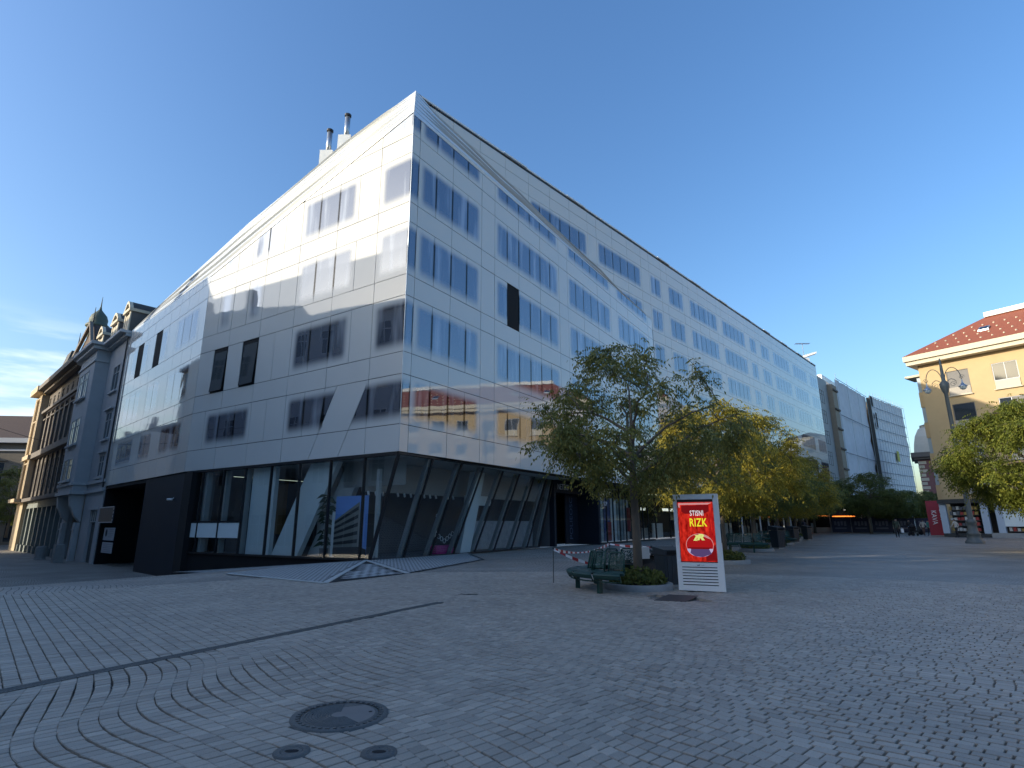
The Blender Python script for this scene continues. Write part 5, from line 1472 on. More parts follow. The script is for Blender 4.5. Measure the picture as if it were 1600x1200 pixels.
# ------------------------------------------------------------------ curved green mesh benches
MMESH = mat('green_perforated_sheet', (.010, .050, .042), .5, .25, 40)
def bench(a0, a1, nseat, label):
    t = thing('curved_bench', label, 'bench', (0, 0, 0), 'curved green benches round the street trees')
    da = (a1 - a0) / nseat
    def pt(r_, a, z): return V((r_ * cos(a), r_ * sin(a), z))
    for k in range(nseat):
        b0 = a0 + da * k + .02; b1 = a0 + da * (k + 1) - .02
        # seat shell: profile from back to rolled front, swept along the arc
        prof = [(1.06, .44), (1.12, .415), (1.3, .405), (1.46, .42), (1.53, .415), (1.56, .385), (1.555, .33), (1.53, .30)]
        vs = []; fs = []; n = 5
        for i in range(n + 1):
            a = b0 + (b1 - b0) * i / n
            for r_, z in prof: vs.append(pt(r_, a, z))
        q = len(prof)
        for i in range(n):
            for j in range(q - 1): fs.append((i * q + j, (i + 1) * q + j, (i + 1) * q + j + 1, i * q + j + 1))
        m_ = MB(); m_.add(vs, fs); s_ = obj('seat', m_, MMESH, t, True)
        m_ = MB(); loop = []
        for i in range(n + 1): loop.append(pt(1.555, b0 + (b1 - b0) * i / n, .375))
        loop2 = [pt(1.50, b1, .27)] + [pt(1.47, b0 + (b1 - b0) * i / n, .25) for i in range(n, -1, -1)] + [pt(1.50, b0, .27), loop[0]]
        m_.tube(loop + loop2, .016, 6); obj('front_loop', m_, MGREEN, t, True)
        # back: rounded tube frame and mesh sheet
        c0, c1 = b0 + .03, b1 - .03
        fr = [pt(1.09, c0, .40), pt(1.03, c0, .70), pt(1.01, c0, .77)] + [pt(1.0, c0 + (c1 - c0) * f, .80) for f in (.12, .5, .88)] + [pt(1.01, c1, .77), pt(1.03, c1, .70), pt(1.09, c1, .40)]
        m_ = MB(); m_.tube(fr, .019, 6); obj('back_frame', m_, MGREEN, t, True)
        vs = []; fs = []
        for i in range(5):
            a = c0 + (c1 - c0) * i / 4
            for r_, z in [(1.075, .47), (1.05, .58), (1.025, .70), (1.012, .77)]: vs.append(pt(r_, a, z))
        for i in range(4):
            for j in range(3): fs.append((i * 4 + j, (i + 1) * 4 + j, (i + 1) * 4 + j + 1, i * 4 + j + 1))
        m_ = MB(); m_.add(vs, fs); obj('back_sheet', m_, MGRID, t)
    for k in range(0, nseat + 1, 1 if nseat < 4 else 2):
        a = a0 + da * k + (.1 if k == 0 else (-.1 if k == nseat else 0))
        m_ = MB(); c = pt(1.32, a, 0); tq = V((-sin(a), cos(a), 0)) * .035; rq = V((cos(a), sin(a), 0)) * .05
        m_.prism([c - tq - rq, c + tq - rq, c + tq + rq, c - tq + rq], (0, 0, .38)); obj('leg', m_, MGREEN, t)
    m_ = MB(); m_.tube([pt(1.3, a0 + (a1 - a0) * i / 16, .385) for i in range(17)], .03, 6); obj('beam', m_, MGREEN, t, True)
    return t
# open perforated sheet
MGRID = bpy.data.materials.new('perforated_back_sheet'); MGRID.use_nodes = True
_n = MGRID.node_tree; _n.nodes.clear()
_o = _n.nodes.new('ShaderNodeOutputMaterial'); _m = _n.nodes.new('ShaderNodeMixShader'); _m.inputs[0].default_value = .62
_t = _n.nodes.new('ShaderNodeBsdfTransparent'); _p = _n.nodes.new('ShaderNodeBsdfPrincipled'); _p.inputs['Base Color'].default_value = (.012, .06, .05, 1); _p.inputs['Roughness'].default_value = .45
_tc = _n.nodes.new('ShaderNodeTexCoord'); _v = _n.nodes.new('ShaderNodeTexVoronoi'); _v.inputs['Scale'].default_value = 55
_n.links.new(_tc.outputs['Object'], _v.inputs[0]); _r = _n.nodes.new('ShaderNodeMapRange'); _r.inputs[1].default_value = .38; _r.inputs[2].default_value = .52
_n.links.new(_v.outputs['Distance'], _r.inputs[0]); _n.links.new(_r.outputs[0], _m.inputs[0])
_n.links.new(_t.outputs[0], _m.inputs[1]); _n.links.new(_p.outputs[0], _m.inputs[2]); _n.links.new(_m.outputs[0], _o.inputs[0])
bn = bench(radians(78), radians(246), 7, 'nearest curved green mesh bench wrapped round the planter beside the display')
bn.location = (2.75, 12.95, 0)
b2_ = bench(radians(160), radians(275), 5, 'dark curved bench right behind the advertising display'); b2_.location = (12.1, 29.6, 0); b2_.scale = (1.1, 1.1, 1.1)
for x, y, rz, lab in [(17.3, 38.0, .2, 'dark curved bench at the fourth tree, left of a slim bin'), (22.0, 46.6, .1, 'small far curved bench near the white columns')]:
    c = copy_tree(b2_); c.location = (x, y, 0); c.rotation_euler.z = rz; c['label'] = lab

# ------------------------------------------------------------------ litter bins
def bin_thing(label):
    t = thing('litter_bin', label, 'bin', (0, 0, 0), 'dark litter bins along the tree row')
    m_ = MB(); lo_, hi_ = .21, .25
    m_.add([(-lo_, -lo_, .05), (lo_, -lo_, .05), (lo_, lo_, .05), (-lo_, lo_, .05), (-hi_, -hi_, .68), (hi_, -hi_, .68), (hi_, hi_, .68), (-hi_, hi_, .68)],
           [(0, 1, 2, 3), (4, 5, 6, 7), (0, 1, 5, 4), (1, 2, 6, 5), (2, 3, 7, 6), (3, 0, 4, 7)]); obj('body', m_, MBIN, t)
    m_ = MB(); m_.prism([(-.27, -.27, .69), (-.27, .27, .69), (-.27, .27, .86), (-.27, -.27, .80)], (.54, 0, 0)); obj('hood', m_, MBIN, t)
    m_ = MB(); m_.box(-.2, .2, -.285, -.272, .70, .775); obj('slot', m_, MDARK, t)
    m_ = MB(); m_.box(-.24, .24, -.24, .24, -.02, .045); obj('plinth', m_, MCONC, t)
    for k in range(4):
        m_ = MB(); m_.tube([V((-.16 + k * .107, -.215, .1)), V((-.185 + k * .123, -.247, .65))], .012, 4); obj('rib', m_, MBIN, t)
    return t
bn0 = bin_thing('dark litter bin half hidden behind the left edge of the display'); bn0.location = (3.60, 13.5, 0); bn0.rotation_euler.z = .25
for x, y, lab, sc_ in [(14.75, 32.4, 'dark bin beside the third planter, right of the first far bench', 1.15), (20.4, 42.2, 'slim dark bin at the fourth tree', 1.1), (24.6, 48.5, 'dark bin next to the white columns', 1.1)]:
    c = copy_tree(bn0); c.location = (x, y, 0); c.rotation_euler.z = .4; c['label'] = lab; c.scale = (sc_, sc_, sc_ * 1.25)

# ------------------------------------------------------------------ advertising display
fd = (V((4.33, 12.11, 0)) - V((3.50, 12.51, 0))).normalized(); fn = V((fd.y, -fd.x, 0))
KF = Fr((3.50, 12.51), fd, fn); KW = .925; KH = 1.99
AD = thing('advertising_display', 'white outdoor advertising display with a lit red screen', 'advertising display', KF.p(KW / 2, 0, -.1))
MHOUS = mat('display_housing', (.90, .89, .86), .35, .04, 2)
TH = .20
m_ = MB(); F_ = KF
F_.box(m_, 0, .075, .02, KH, -.09, 0); F_.box(m_, KW - .10, KW, .02, KH, -.09, 0); F_.box(m_, .0751, KW - .1001, KH - .11, KH, -.09, 0); F_.box(m_, .0751, KW - .1001, .02, .58, -.09, 0)
obj('front_frame', m_, MHOUS, AD)
m_ = MB(); F_.box(m_, 0.01, KW - .005, .0, KH - .006, -TH, -.1); obj('rear_case', m_, MHOUS, AD)
m_ = MB(); F_.box(m_, KW - .003, KW + .02, .98, 1.36, -.19, -.06); obj('side_lock_panel', m_, MBLACK, AD)
m_ = MB(); F_.box(m_, .076, KW - .101, .585, KH - .111, -.085, -.05); obj('screen_surround', m_, MBLACK, AD)
for k in range(7):
    zz_ = .13 + k * .058; m_ = MB(); F_.box(m_, .10, KW - .12, zz_, zz_ + .017, -.02, .0015); obj('vent_slot', m_, MBLACK, AD)
def screen_mat():
    m = bpy.data.materials.new('lit_screen_red'); m.use_nodes = True; nt = m.node_tree; nt.nodes.clear(); L = nt.links
    o = nt.nodes.new('ShaderNodeOutputMaterial'); e = nt.nodes.new('ShaderNodeEmission')
    u = nt.nodes.new('ShaderNodeUVMap'); u.uv_map = 'screen'
    mp_ = nt.nodes.new('ShaderNodeMapping'); mp_.inputs['Scale'].default_value = (9, 5, 1); L.new(u.outputs[0], mp_.inputs[0])
    n = nt.nodes.new('ShaderNodeTexNoise'); n.inputs['Scale'].default_value = 1.2; n.inputs['Detail'].default_value = 8; n.inputs['Roughness'].default_value = .7; L.new(mp_.outputs[0], n.inputs[0])
    r = nt.nodes.new('ShaderNodeValToRGB'); r.color_ramp.elements[0].position = .36; r.color_ramp.elements[0].color = (.20, .002, .003, 1)
    r.color_ramp.elements[1].position = .72; r.color_ramp.elements[1].color = (.95, .045, .025, 1)
    L.new(n.outputs[0], r.inputs[0]); L.new(r.outputs[0], e.inputs[0]); e.inputs[1].default_value = .5; L.new(e.outputs[0], o.inputs[0]); return m
SX0, SX1, SZ0, SZ1 = .085, KW - .11, .60, KH - .165
m_ = MB(); F_.quad(m_, SX0, SX1, SZ0, SZ1, -.048)
so = obj('screen', m_, screen_mat(), AD, fix=False)
ul = so.data.uv_layers.new(name='screen')
for li, q in enumerate([(0, 0), (1, 0), (1, 1), (0, 1)]): ul.data[li].uv = q
def glow(name, col, s=1.0):
    m = bpy.data.materials.new(name); m.use_nodes = True; nt = m.node_tree; nt.nodes.clear()
    o = nt.nodes.new('ShaderNodeOutputMaterial'); e = nt.nodes.new('ShaderNodeEmission'); e.inputs[0].default_value = (*col, 1); e.inputs[1].default_value = s; nt.links.new(e.outputs[0], o.inputs[0]); return m
GWH = glow('lit_white', (.6, .6, .64), .7); GY = glow('lit_yellow', (.66, .64, .03), .65); GDR = glow('lit_dark_red', (.11, .004, .006), .8); GMR = glow('lit_mid_red', (.32, .008, .01), .6); GPINK = glow('lit_pink', (.55, .25, .26), .55)
GVI = glow('lit_violet', (.055, .035, .10), .8); GLI = glow('lit_lilac', (.28, .26, .40), .8); GLIME = glow('lit_pale_lime', (.50, .55, .16), .7)
def sp(a, z, o=0.): return F_.p(SX0 + (SX1 - SX0) * a, SZ0 + (SZ1 - SZ0) * z, -.047 + o)
def flat(name, pts, m, o):
    q = MB(); q.poly([sp(a, z, o) for a, z in pts]); return obj(name, q, m, so, fix=False)
flat('print_bright_top', [(.02, .985), (.98, .985), (.86, .955), (.03, .955)], GPINK, .001)
flat('print_bright_edge', [(.02, .985), (.07, .985), (.055, .90), (.02, .92)], GPINK, .0012)
flat('print_dark_top', [(.10, .94), (.88, .95), (.88, .84), (.74, .80), (.20, .80), (.10, .84)], GDR, .001)
flat('print_dark_corner', [(.99, .02), (.99, .30), (.86, .20), (.70, .08), (.70, .01)], GDR, .001)
for k, (a, w) in enumerate([(.93, .05), (.86, .05)]): flat('print_streak', [(a, .30), (a + w, .34), (a + w * .6, .97), (a + .01, .9)], GMR, .0011)
ell = lambda ca, cz, ra, rz_, t0=0, t1=2 * pi, n=28: [(ca + ra * cos(t0 + (t1 - t0) * i / n), cz + rz_ * sin(t0 + (t1 - t0) * i / n)) for i in range(n + (abs(t1 - t0 - 2 * pi) > 1e-3))]
flat('print_button_rim', ell(.55, .275, .385, .19), GPINK, .0015)
flat('print_button', ell(.55, .272, .37, .182), GMR, .002)
flat('print_button_base', ell(.55, .225, .365, .15, pi * 1.03, pi * 1.97), GLI, .0024)
flat('print_button_base_dark', [(.30, .205), (.80, .205), (.86, .13), (.62, .075), (.40, .085), (.27, .14)], GVI, .0027)
flat('print_button_shade', [(.20, .235), (.90, .235), (.80, .205), (.30, .205)], GDR, .0026)
flat('print_button_gloss', ell(.55, .30, .34, .15, pi * .15, pi * .45) + [(.62, .43)], GPINK, .0028)
lettering('STISNI', .155, sp(.53, .805, .004), fd, fn, GWH, so, bold=.0015, squeeze=.60, extrude=.0005)
lettering('RIZK', .235, sp(.55, .645, .004), fd, fn, GY, so, bold=.004, squeeze=.66, extrude=.0005)
lettering('R', .17, sp(.60, .40, .004), (fd + V((0, 0, .0))).normalized(), fn, GLIME, so, bold=.010, squeeze=1.35, up=(V((0, 0, 1)) + fd * .35), extrude=.0005)
flat('print_badge_wing', [(.38, .345), (.50, .345), (.47, .37), (.56, .44), (.44, .44), (.40, .46), (.46, .42)], GLIME, .0036)
lettering('wall', .035, F_.p(KW / 2 - .03, .53, .002), fd, fn, MBLACK, AD, bold=.001, extrude=.0003)
lettering('media', .03, F_.p(KW / 2 + .055, .53, .002), fd, fn, mat('pale_blue_print', (.32, .40, .48), .5), AD, extrude=.0003)

# ------------------------------------------------------------------ covers, drain, plate, ramp
def cover(x, y, r_, label, small):
    t = thing('manhole_cover', label, 'manhole cover', (x, y, 0))
    m_ = MB(); m_.lathe([(r_ * .9, .0125), (r_, .0135), (r_ + .035, .0125), (r_ + .04, -.02)], (x, y, 0), 40); obj('frame', m_, MIRON, t, True)
    m_ = MB(); m_.lathe([(0, .012), (r_ * .86, .012), (r_ * .9, .006), (r_ * .9, -.02)], (x, y, 0), 40); obj('lid', m_, MIRON, t)
    if not small:
        for k in range(10):
            q = r_ * (.22 + k * .064); m_ = MB(); m_.lathe([(q - .006, .0121), (q - .004, .0165), (q + .004, .0165), (q + .006, .0121)], (x, y, 0), 40, pi * .55, pi * 1.75); obj('ridge', m_, MIRON, t, True)
        m_ = MB()
        for k in range(36):
            a = k * pi / 18; c = V((x + r_ * .95 * cos(a), y + r_ * .95 * sin(a), .013)); m_.tube([c, c + V((0, 0, .006))], .016, 5)
        o = obj('rim_studs', m_, MIRON, t); o['kind'] = 'stuff'
        m_ = MB(); pts = [(x + r_ * .8 * cos(a), y + r_ * .8 * sin(a), .0128) for a in [-1.25 + i * 2.3 / 14 for i in range(15)]] + [(x - .03, y + .16, .0128), (x - .1, y - .12, .0128)]
        m_.poly(pts); obj('smooth_plate', m_, mat('worn_iron', (.15, .15, .15), .5, .15, 6), t)
        for dx, dy in ((-.20, .0), (.21, .06)):
            m_ = MB(); m_.lathe([(0, .0145), (.014, .0145), (.014, .012)], (x + dx, y + dy, 0), 8); obj('key_hole', m_, MDARK, t)
    else:
        m_ = MB(); m_.add([(x + .045 * cos(a) , y + .026 * sin(a), .0135) for a in [k * pi / 6 for k in range(12)]], [tuple(range(12))]); obj('key_hole', m_, MDARK, t)
    t.location.z = .005
    return t
cover(-1.28, 4.62, .315, 'large round cast iron manhole cover with ringed relief in the foreground', False)
cover(-1.375, 3.93, .075, 'round valve cover at the bottom left of the large manhole', True)
cover(-.83, 3.915, .075, 'round valve cover at the bottom right of the large manhole', True)
DV = (DR1 - DR0); DLEN = DV.length; DD = DV.normalized(); DN = V((DD.y, -DD.x, 0))
DRN = thing('slot_drain', 'long narrow slotted drain channel crossing the paving at the left', 'drain', (-2.8, 7.9, 0))
m_ = MB()
for sg in (-1, 1):
    a = DR0 + DN * (.062 * sg); m_.prism([a - DN * .008, a + DN * .008, a + DN * .008 + DV, a - DN * .008 + DV], (0, 0, .0155))
obj('channel_edges', m_, MIRON, DRN)
m_ = MB(); m_.prism([DR0 - DN * .052, DR0 + DN * .052, DR0 + DN * .052 + DV, DR0 - DN * .052 + DV], (0, 0, .0122)); obj('channel_bed', m_, MDARK, DRN)
base_me = None
n_bar = 250
for k in range(n_bar):
    c = DR0 + DD * (DLEN * (k + .5) / n_bar)
    if base_me is None:
        q = MB(); w = DD * .0085; h_ = DN * .052 + DD * .02
        q.prism([-w - h_, w - h_, w + h_, -w + h_], (0, 0, .0055)); base_me = q.mesh('grate_bar'); base_me.materials.append(MIRON)
    o = bpy.data.objects.new('grate_bar', base_me); COL.objects.link(o); o.parent = DRN; o.location = c + V((0, 0, .009)) - DRN.location
D2 = thing('slot_drain', 'short dark drain grate lying in the paving before the slanted windows', 'drain', (-.9, 11.97, 0))
m_ = MB(); m_.prism([(-1.10, 11.98, .003), (-.72, 11.86, .003), (-.69, 12.0, .003), (-1.07, 12.12, .003)], (0, 0, .006)); obj('grate', m_, MDARK, D2)
m_ = MB(); m_.prism([(-.69, 11.9, .003), (.9, 12.1, .003), (.9, 12.13, .003), (-.69, 11.95, .003)], (0, 0, .005)); obj('channel', m_, MIRON, D2)
m_ = MB(); m_.prism([(2.60, 10.98, .004), (3.12, 10.75, .004), (3.62, 11.62, .004), (3.10, 11.85, .004)], (0, 0, .008))
solo('steel_plate', m_, mat('dark_steel_plate', (.05, .048, .046), .6, .2, 5), 'dark square steel plate in the paving in front of the display', 'plate', (3.1, 11.3, 0))

# perforated pale grid wrapped from the ground over the pit edge
MGRIDW = mat('pale_perforated_grid', (.42, .43, .42), .6, .12, 4)
def lattice(parent, tri, d, cell, hole, name, lift=.012, sheet=True):
    """perforated sheet over a polygon of 3-D points: one square hole per cell"""
    tri = [V(p) for p in tri]; d = V((d[0], d[1], 0)).normalized(); e = V((-d.y, d.x, 0)); o_ = tri[0]
    pl = [((p - o_).dot(d), (p - o_).dot(e)) for p in tri]
    def height(a, b):
        # triangle fan interpolation
        for i in range(1, len(pl) - 1):
            (x0, y0), (x1, y1), (x2, y2) = pl[0], pl[i], pl[i + 1]
            den = (y1 - y2) * (x0 - x2) + (x2 - x1) * (y0 - y2)
            if abs(den) < 1e-9: continue
            l0 = ((y1 - y2) * (a - x2) + (x2 - x1) * (b - y2)) / den; l1 = ((y2 - y0) * (a - x2) + (x0 - x2) * (b - y2)) / den; l2 = 1 - l0 - l1
            if min(l0, l1, l2) >= -.001: return l0 * tri[0].z + l1 * tri[i].z + l2 * tri[i + 1].z
        return None
    m_ = MB(); xs_ = [p_[0] for p_ in pl]; ys_ = [p_[1] for p_ in pl]
    a = min(xs_)
    while a < max(xs_):
        b = min(ys_)
        while b < max(ys_):
            q = [(a, b), (a + cell, b), (a + cell, b + cell), (a, b + cell)]
            hs = [height(*c) for c in q]
            if None not in hs:
                w = cell * (1 - hole) / 2
                P_ = [o_ + d * x + e * y + V((0, 0, h - o_.z + lift)) for (x, y), h in zip(q, hs)]
                q2 = [(a + w, b + w), (a + cell - w, b + w), (a + cell - w, b + cell - w), (a + w, b + cell - w)]
                I_ = [o_ + d * x + e * y + V((0, 0, (height(x, y) or hs[0]) - o_.z + lift)) for x, y in q2]
                m_.add(P_ + I_, [(0, 1, 5, 4), (1, 2, 6, 5), (2, 3, 7, 6), (3, 0, 4, 7)])
            b += cell
        a += cell
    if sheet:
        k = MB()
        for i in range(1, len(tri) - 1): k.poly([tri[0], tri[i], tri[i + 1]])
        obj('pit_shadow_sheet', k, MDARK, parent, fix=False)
    o = obj(name, m_, MGRIDW, parent, fix=False); o['kind'] = 'stuff'
GR = thing('perforated_ramp', 'pale perforated metal grid sloping from the paving to the dark pit under the corner', 'ramp', (-5, 18, 0))
def gp(x, y, z): return (x, y, z)
b0 = F3.p(1.35, .03, .12); bL = F3.p(15.2, -.95, .3)
def gpx(u, v, zz_):
    d_ = rr * ((u - 800) / 877.) - uu * ((v - 600) / 877.) + fw; t_ = (zz_ - EYE) / d_.z; return V((0, 0, EYE)) + d_ * t_
pL = V((-8.2, 17.0, gz(-8.2, 17.0) + .015)); pM = V((-4.5, 14.2, .012)); pR = V((-3.0, 16.9, .012)); pE = F1.p(6.5, .02, -1.4)
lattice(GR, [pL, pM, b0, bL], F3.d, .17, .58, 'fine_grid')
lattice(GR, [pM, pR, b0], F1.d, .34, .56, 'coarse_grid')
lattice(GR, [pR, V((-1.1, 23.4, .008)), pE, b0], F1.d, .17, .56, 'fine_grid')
m_ = MB()
for a, b in ((pM, b0), (b0, pR), (pL, pM)):
    dv = (b - a).normalized(); sd = dv.cross(V((0, 0, 1))) * .07; m_.prism([a - sd, b - sd, b + sd, a + sd], (0, 0, .02))
obj('grid_border', m_, mat('pale_grid_border', (.44, .45, .43), .6, .08, 3), GR)

# ------------------------------------------------------------------ rubble heap, tape
RB = thing('rubble_heap', 'heap of stones, soil and bent dark metal behind the nearest planter', 'rubble', (3.55, 15.6, 0))
rn = random.Random(8); m_ = MB()
for k in range(170):
    a = rn.uniform(0, 2 * pi); q = 1.25 * math.sqrt(rn.random()); z = max(0, .62 * (1 - q / 1.3)) * rn.uniform(.4, 1)
    c = V((3.6 + q * cos(a) * 1.15, 15.5 + q * sin(a), z)); s_ = rn.uniform(.05, .13)
    vs = [c + V((rn.uniform(-1, 1), rn.uniform(-1, 1), rn.uniform(-.8, .8))).normalized() * s_ for _ in range(6)]
    m_.add(vs, [(0, 1, 2), (0, 2, 3), (0, 3, 4), (1, 2, 5), (2, 3, 5), (3, 4, 5), (4, 0, 5), (0, 1, 4), (1, 5, 4)])
o = obj('stones', m_, mat('rubble_stone', (.19, .165, .14), .9, .3, 5), RB); o['kind'] = 'stuff'
m_ = MB(); m_.lathe([(1.5, 0), (1.2, .2), (.7, .42), (.2, .56), (0, .58)], (3.6, 15.5, 0), 18); obj('soil_mound', m_, MSOIL, RB, True)
m_ = MB()
for k in range(9):
    p0_ = V((3.0 + rn.uniform(-.4, .9), 15.1 + rn.uniform(-.3, .4), .35)); m_.tube([p0_, p0_ + V((rn.uniform(-.3, .3), .1, .25)), p0_ + V((rn.uniform(-.5, .6), .1, rn.uniform(.2, .45)))], .03, 5)
m_.prism([(3.2, 15.0, .55), (4.0, 15.2, .62), (4.0, 15.6, .66), (3.2, 15.5, .6)], (0, 0, .05)); obj('bent_metal', m_, MSLATE, RB)
m_ = MB()
for a, b in ((2.75, .5), (3.0, .42), (3.25, .52)): m_.box(a, a + .2, 14.75, 14.95, b, b + .28)
obj('white_blocks', m_, MWHITE, RB)
MTAPE = bpy.data.materials.new('red_white_tape'); MTAPE.use_nodes = True
_nt = MTAPE.node_tree; _u = _nt.nodes.new('ShaderNodeUVMap'); _u.uv_map = 'run'; _s = _nt.nodes.new('ShaderNodeSeparateXYZ'); _nt.links.new(_u.outputs[0], _s.inputs[0])
_f = _nt.nodes.new('ShaderNodeMath'); _f.operation = 'FRACT'; _nt.links.new(_s.outputs[0], _f.inputs[0])
_g = _nt.nodes.new('ShaderNodeMath'); _g.operation = 'GREATER_THAN'; _g.inputs[1].default_value = .52; _nt.links.new(_f.outputs[0], _g.inputs[0])
_x = _nt.nodes.new('ShaderNodeMixRGB'); _x.inputs[1].default_value = (.85, .80, .78, 1); _x.inputs[2].default_value = (.42, .03, .03, 1)
_nt.links.new(_g.outputs[0], _x.inputs[0]); _nt.links.new(_x.outputs[0], _nt.nodes['Principled BSDF'].inputs['Base Color'])
def tape(pts, sag, label):
    pts = [V(p) for p in pts]; n = 40; vs = []; fs = []; run = []
    a, b = pts; L_ = (b - a).length
    for i in range(n + 1):
        t = i / n; c = a.lerp(b, t) - V((0, 0, sag * 4 * t * (1 - t))); tw = .5 + .5 * sin(t * 7 + L_)
        w = V((.0, .035 * tw, .075 * (1 - .55 * tw)))
        vs += [c - w * .5, c + w * .5]; run.append(t * L_ / .34)
    for i in range(n): fs.append((2 * i, 2 * i + 2, 2 * i + 3, 2 * i + 1))
    m_ = MB(); m_.add(vs, fs)
    o = solo('barrier_tape', m_, MTAPE, label, 'tape', a)
    u = o.data.uv_layers.new(name='run')
    for li, lp in enumerate(o.data.loops): u.data[li].uv = (run[lp.vertex_index // 2], 0)
def post(x, y, h, label):
    m_ = MB(); m_.tube([(x, y, 0), (x + .01, y, h)], .011, 6); m_.tube([(x + .01, y, h - .02), (x + .01, y, h + .02)], .02, 6)
    solo('barrier_post', m_, MSLATE, label, 'post', (x, y, 0), 'thin rods holding the barrier tape')
pA, pB, pC = (.98, 14.2), (3.05, 18.4), (4.75, 17.4)
post(*pA, .80, 'leftmost thin rod holding the tape, left of the green bench'); post(*pB, .78, 'thin rod holding the tape behind the nearest tree trunk'); post(*pC, .72, 'thin rod holding the tape behind the litter bin')
tape([(pA[0], pA[1], .78), (pB[0], pB[1], .76)], .16, 'red and white barrier tape sagging from the left rod to the middle rod')
tape([(pB[0], pB[1], .76), (pC[0], pC[1], .70)], .05, 'red and white barrier tape between the tree trunk and the bin')
tape([(pA[0], pA[1], .78), (2.2, 14.5, .36)], .05, 'red and white barrier tape dropping from the left rod behind the bench')
tape([(3.5, 15.0, .62), (pC[0], pC[1], .70)], .06, 'short lower red and white tape over the rubble heap')

# ------------------------------------------------------------------ lamp
MLAMP = mat('lamp_green_grey', (.11, .13, .13), .5, .1, 5)
LX, LY = 31.39, 39.58
LP_ = thing('street_lamp', 'tall ornate two armed street lamp standing before the ochre house', 'street lamp', (LX, LY, 0))
m_ = MB(); m_.lathe([(.55, 0), (.55, .12), (.42, .25), (.38, .55), (.44, .62), (.30, .75), (.26, 1.3), (.34, 1.4), (.2, 1.6)], (LX, LY, 0), 12); obj('pedestal', m_, MLAMP, LP_, True)
m_ = MB(); m_.lathe([(.17, 1.6), (.15, 6), (.12, 10.4), (.17, 10.5), (.28, 10.9), (.30, 11.15), (.12, 11.4), (.09, 12.4), (.05, 13.0), (.0, 13.1)], (LX, LY, 0), 10); obj('pole', m_, MLAMP, LP_, True)
m_ = MB(); m_.box(LX - .05, LX + .62, LY - .24, LY - .2, 5.4, 6.5); obj('info_box', m_, MSTEEL, LP_)
ax = V((.78, -.62, 0))
for sg in (-1, 1):
    d_ = ax * sg; c = V((LX, LY, 0))
    m_ = MB()
    arch = [c + d_ * (.08 + .95 * (1 - cos(t)) / 2) + V((0, 0, 11.35 + .95 * sin(t))) for t in [i * pi / 14 for i in range(15)]]
    m_.tube(arch, .026, 5)
    m_.tube([c + d_ * (.08 + .65 * t) + V((0, 0, 11.1 + .36 * sin(t * pi * .9))) for t in [i / 8 for i in range(9)]], .022, 5)
    for cc, r_ in ((c + d_ * .52 + V((0, 0, 11.05)), .21), (c + d_ * 1.05 + V((0, 0, 11.5)), .17)):
        m_.tube([cc + d_ * (r_ * (1 - i / 22) * cos(i * .5)) + V((0, 0, r_ * (1 - i / 22) * sin(i * .5))) for i in range(18)], .016, 4)
    obj('scroll_arm', m_, MLAMP, LP_, True)
    e = c + d_ * 1.03
    m_ = MB(); m_.lathe([(.03, 11.35), (.05, 11.1), (.13, 10.95), (.27, 10.84), (.27, 10.8)], e, 12); hd = obj('lamp_shade', m_, MSTEEL, LP_, True)
    m_ = MB(); m_.lathe([(.22, 10.8), (.19, 10.66), (.08, 10.58), (0, 10.57)], e, 12); obj('lamp_glass', m_, MLGREY, hd, True)

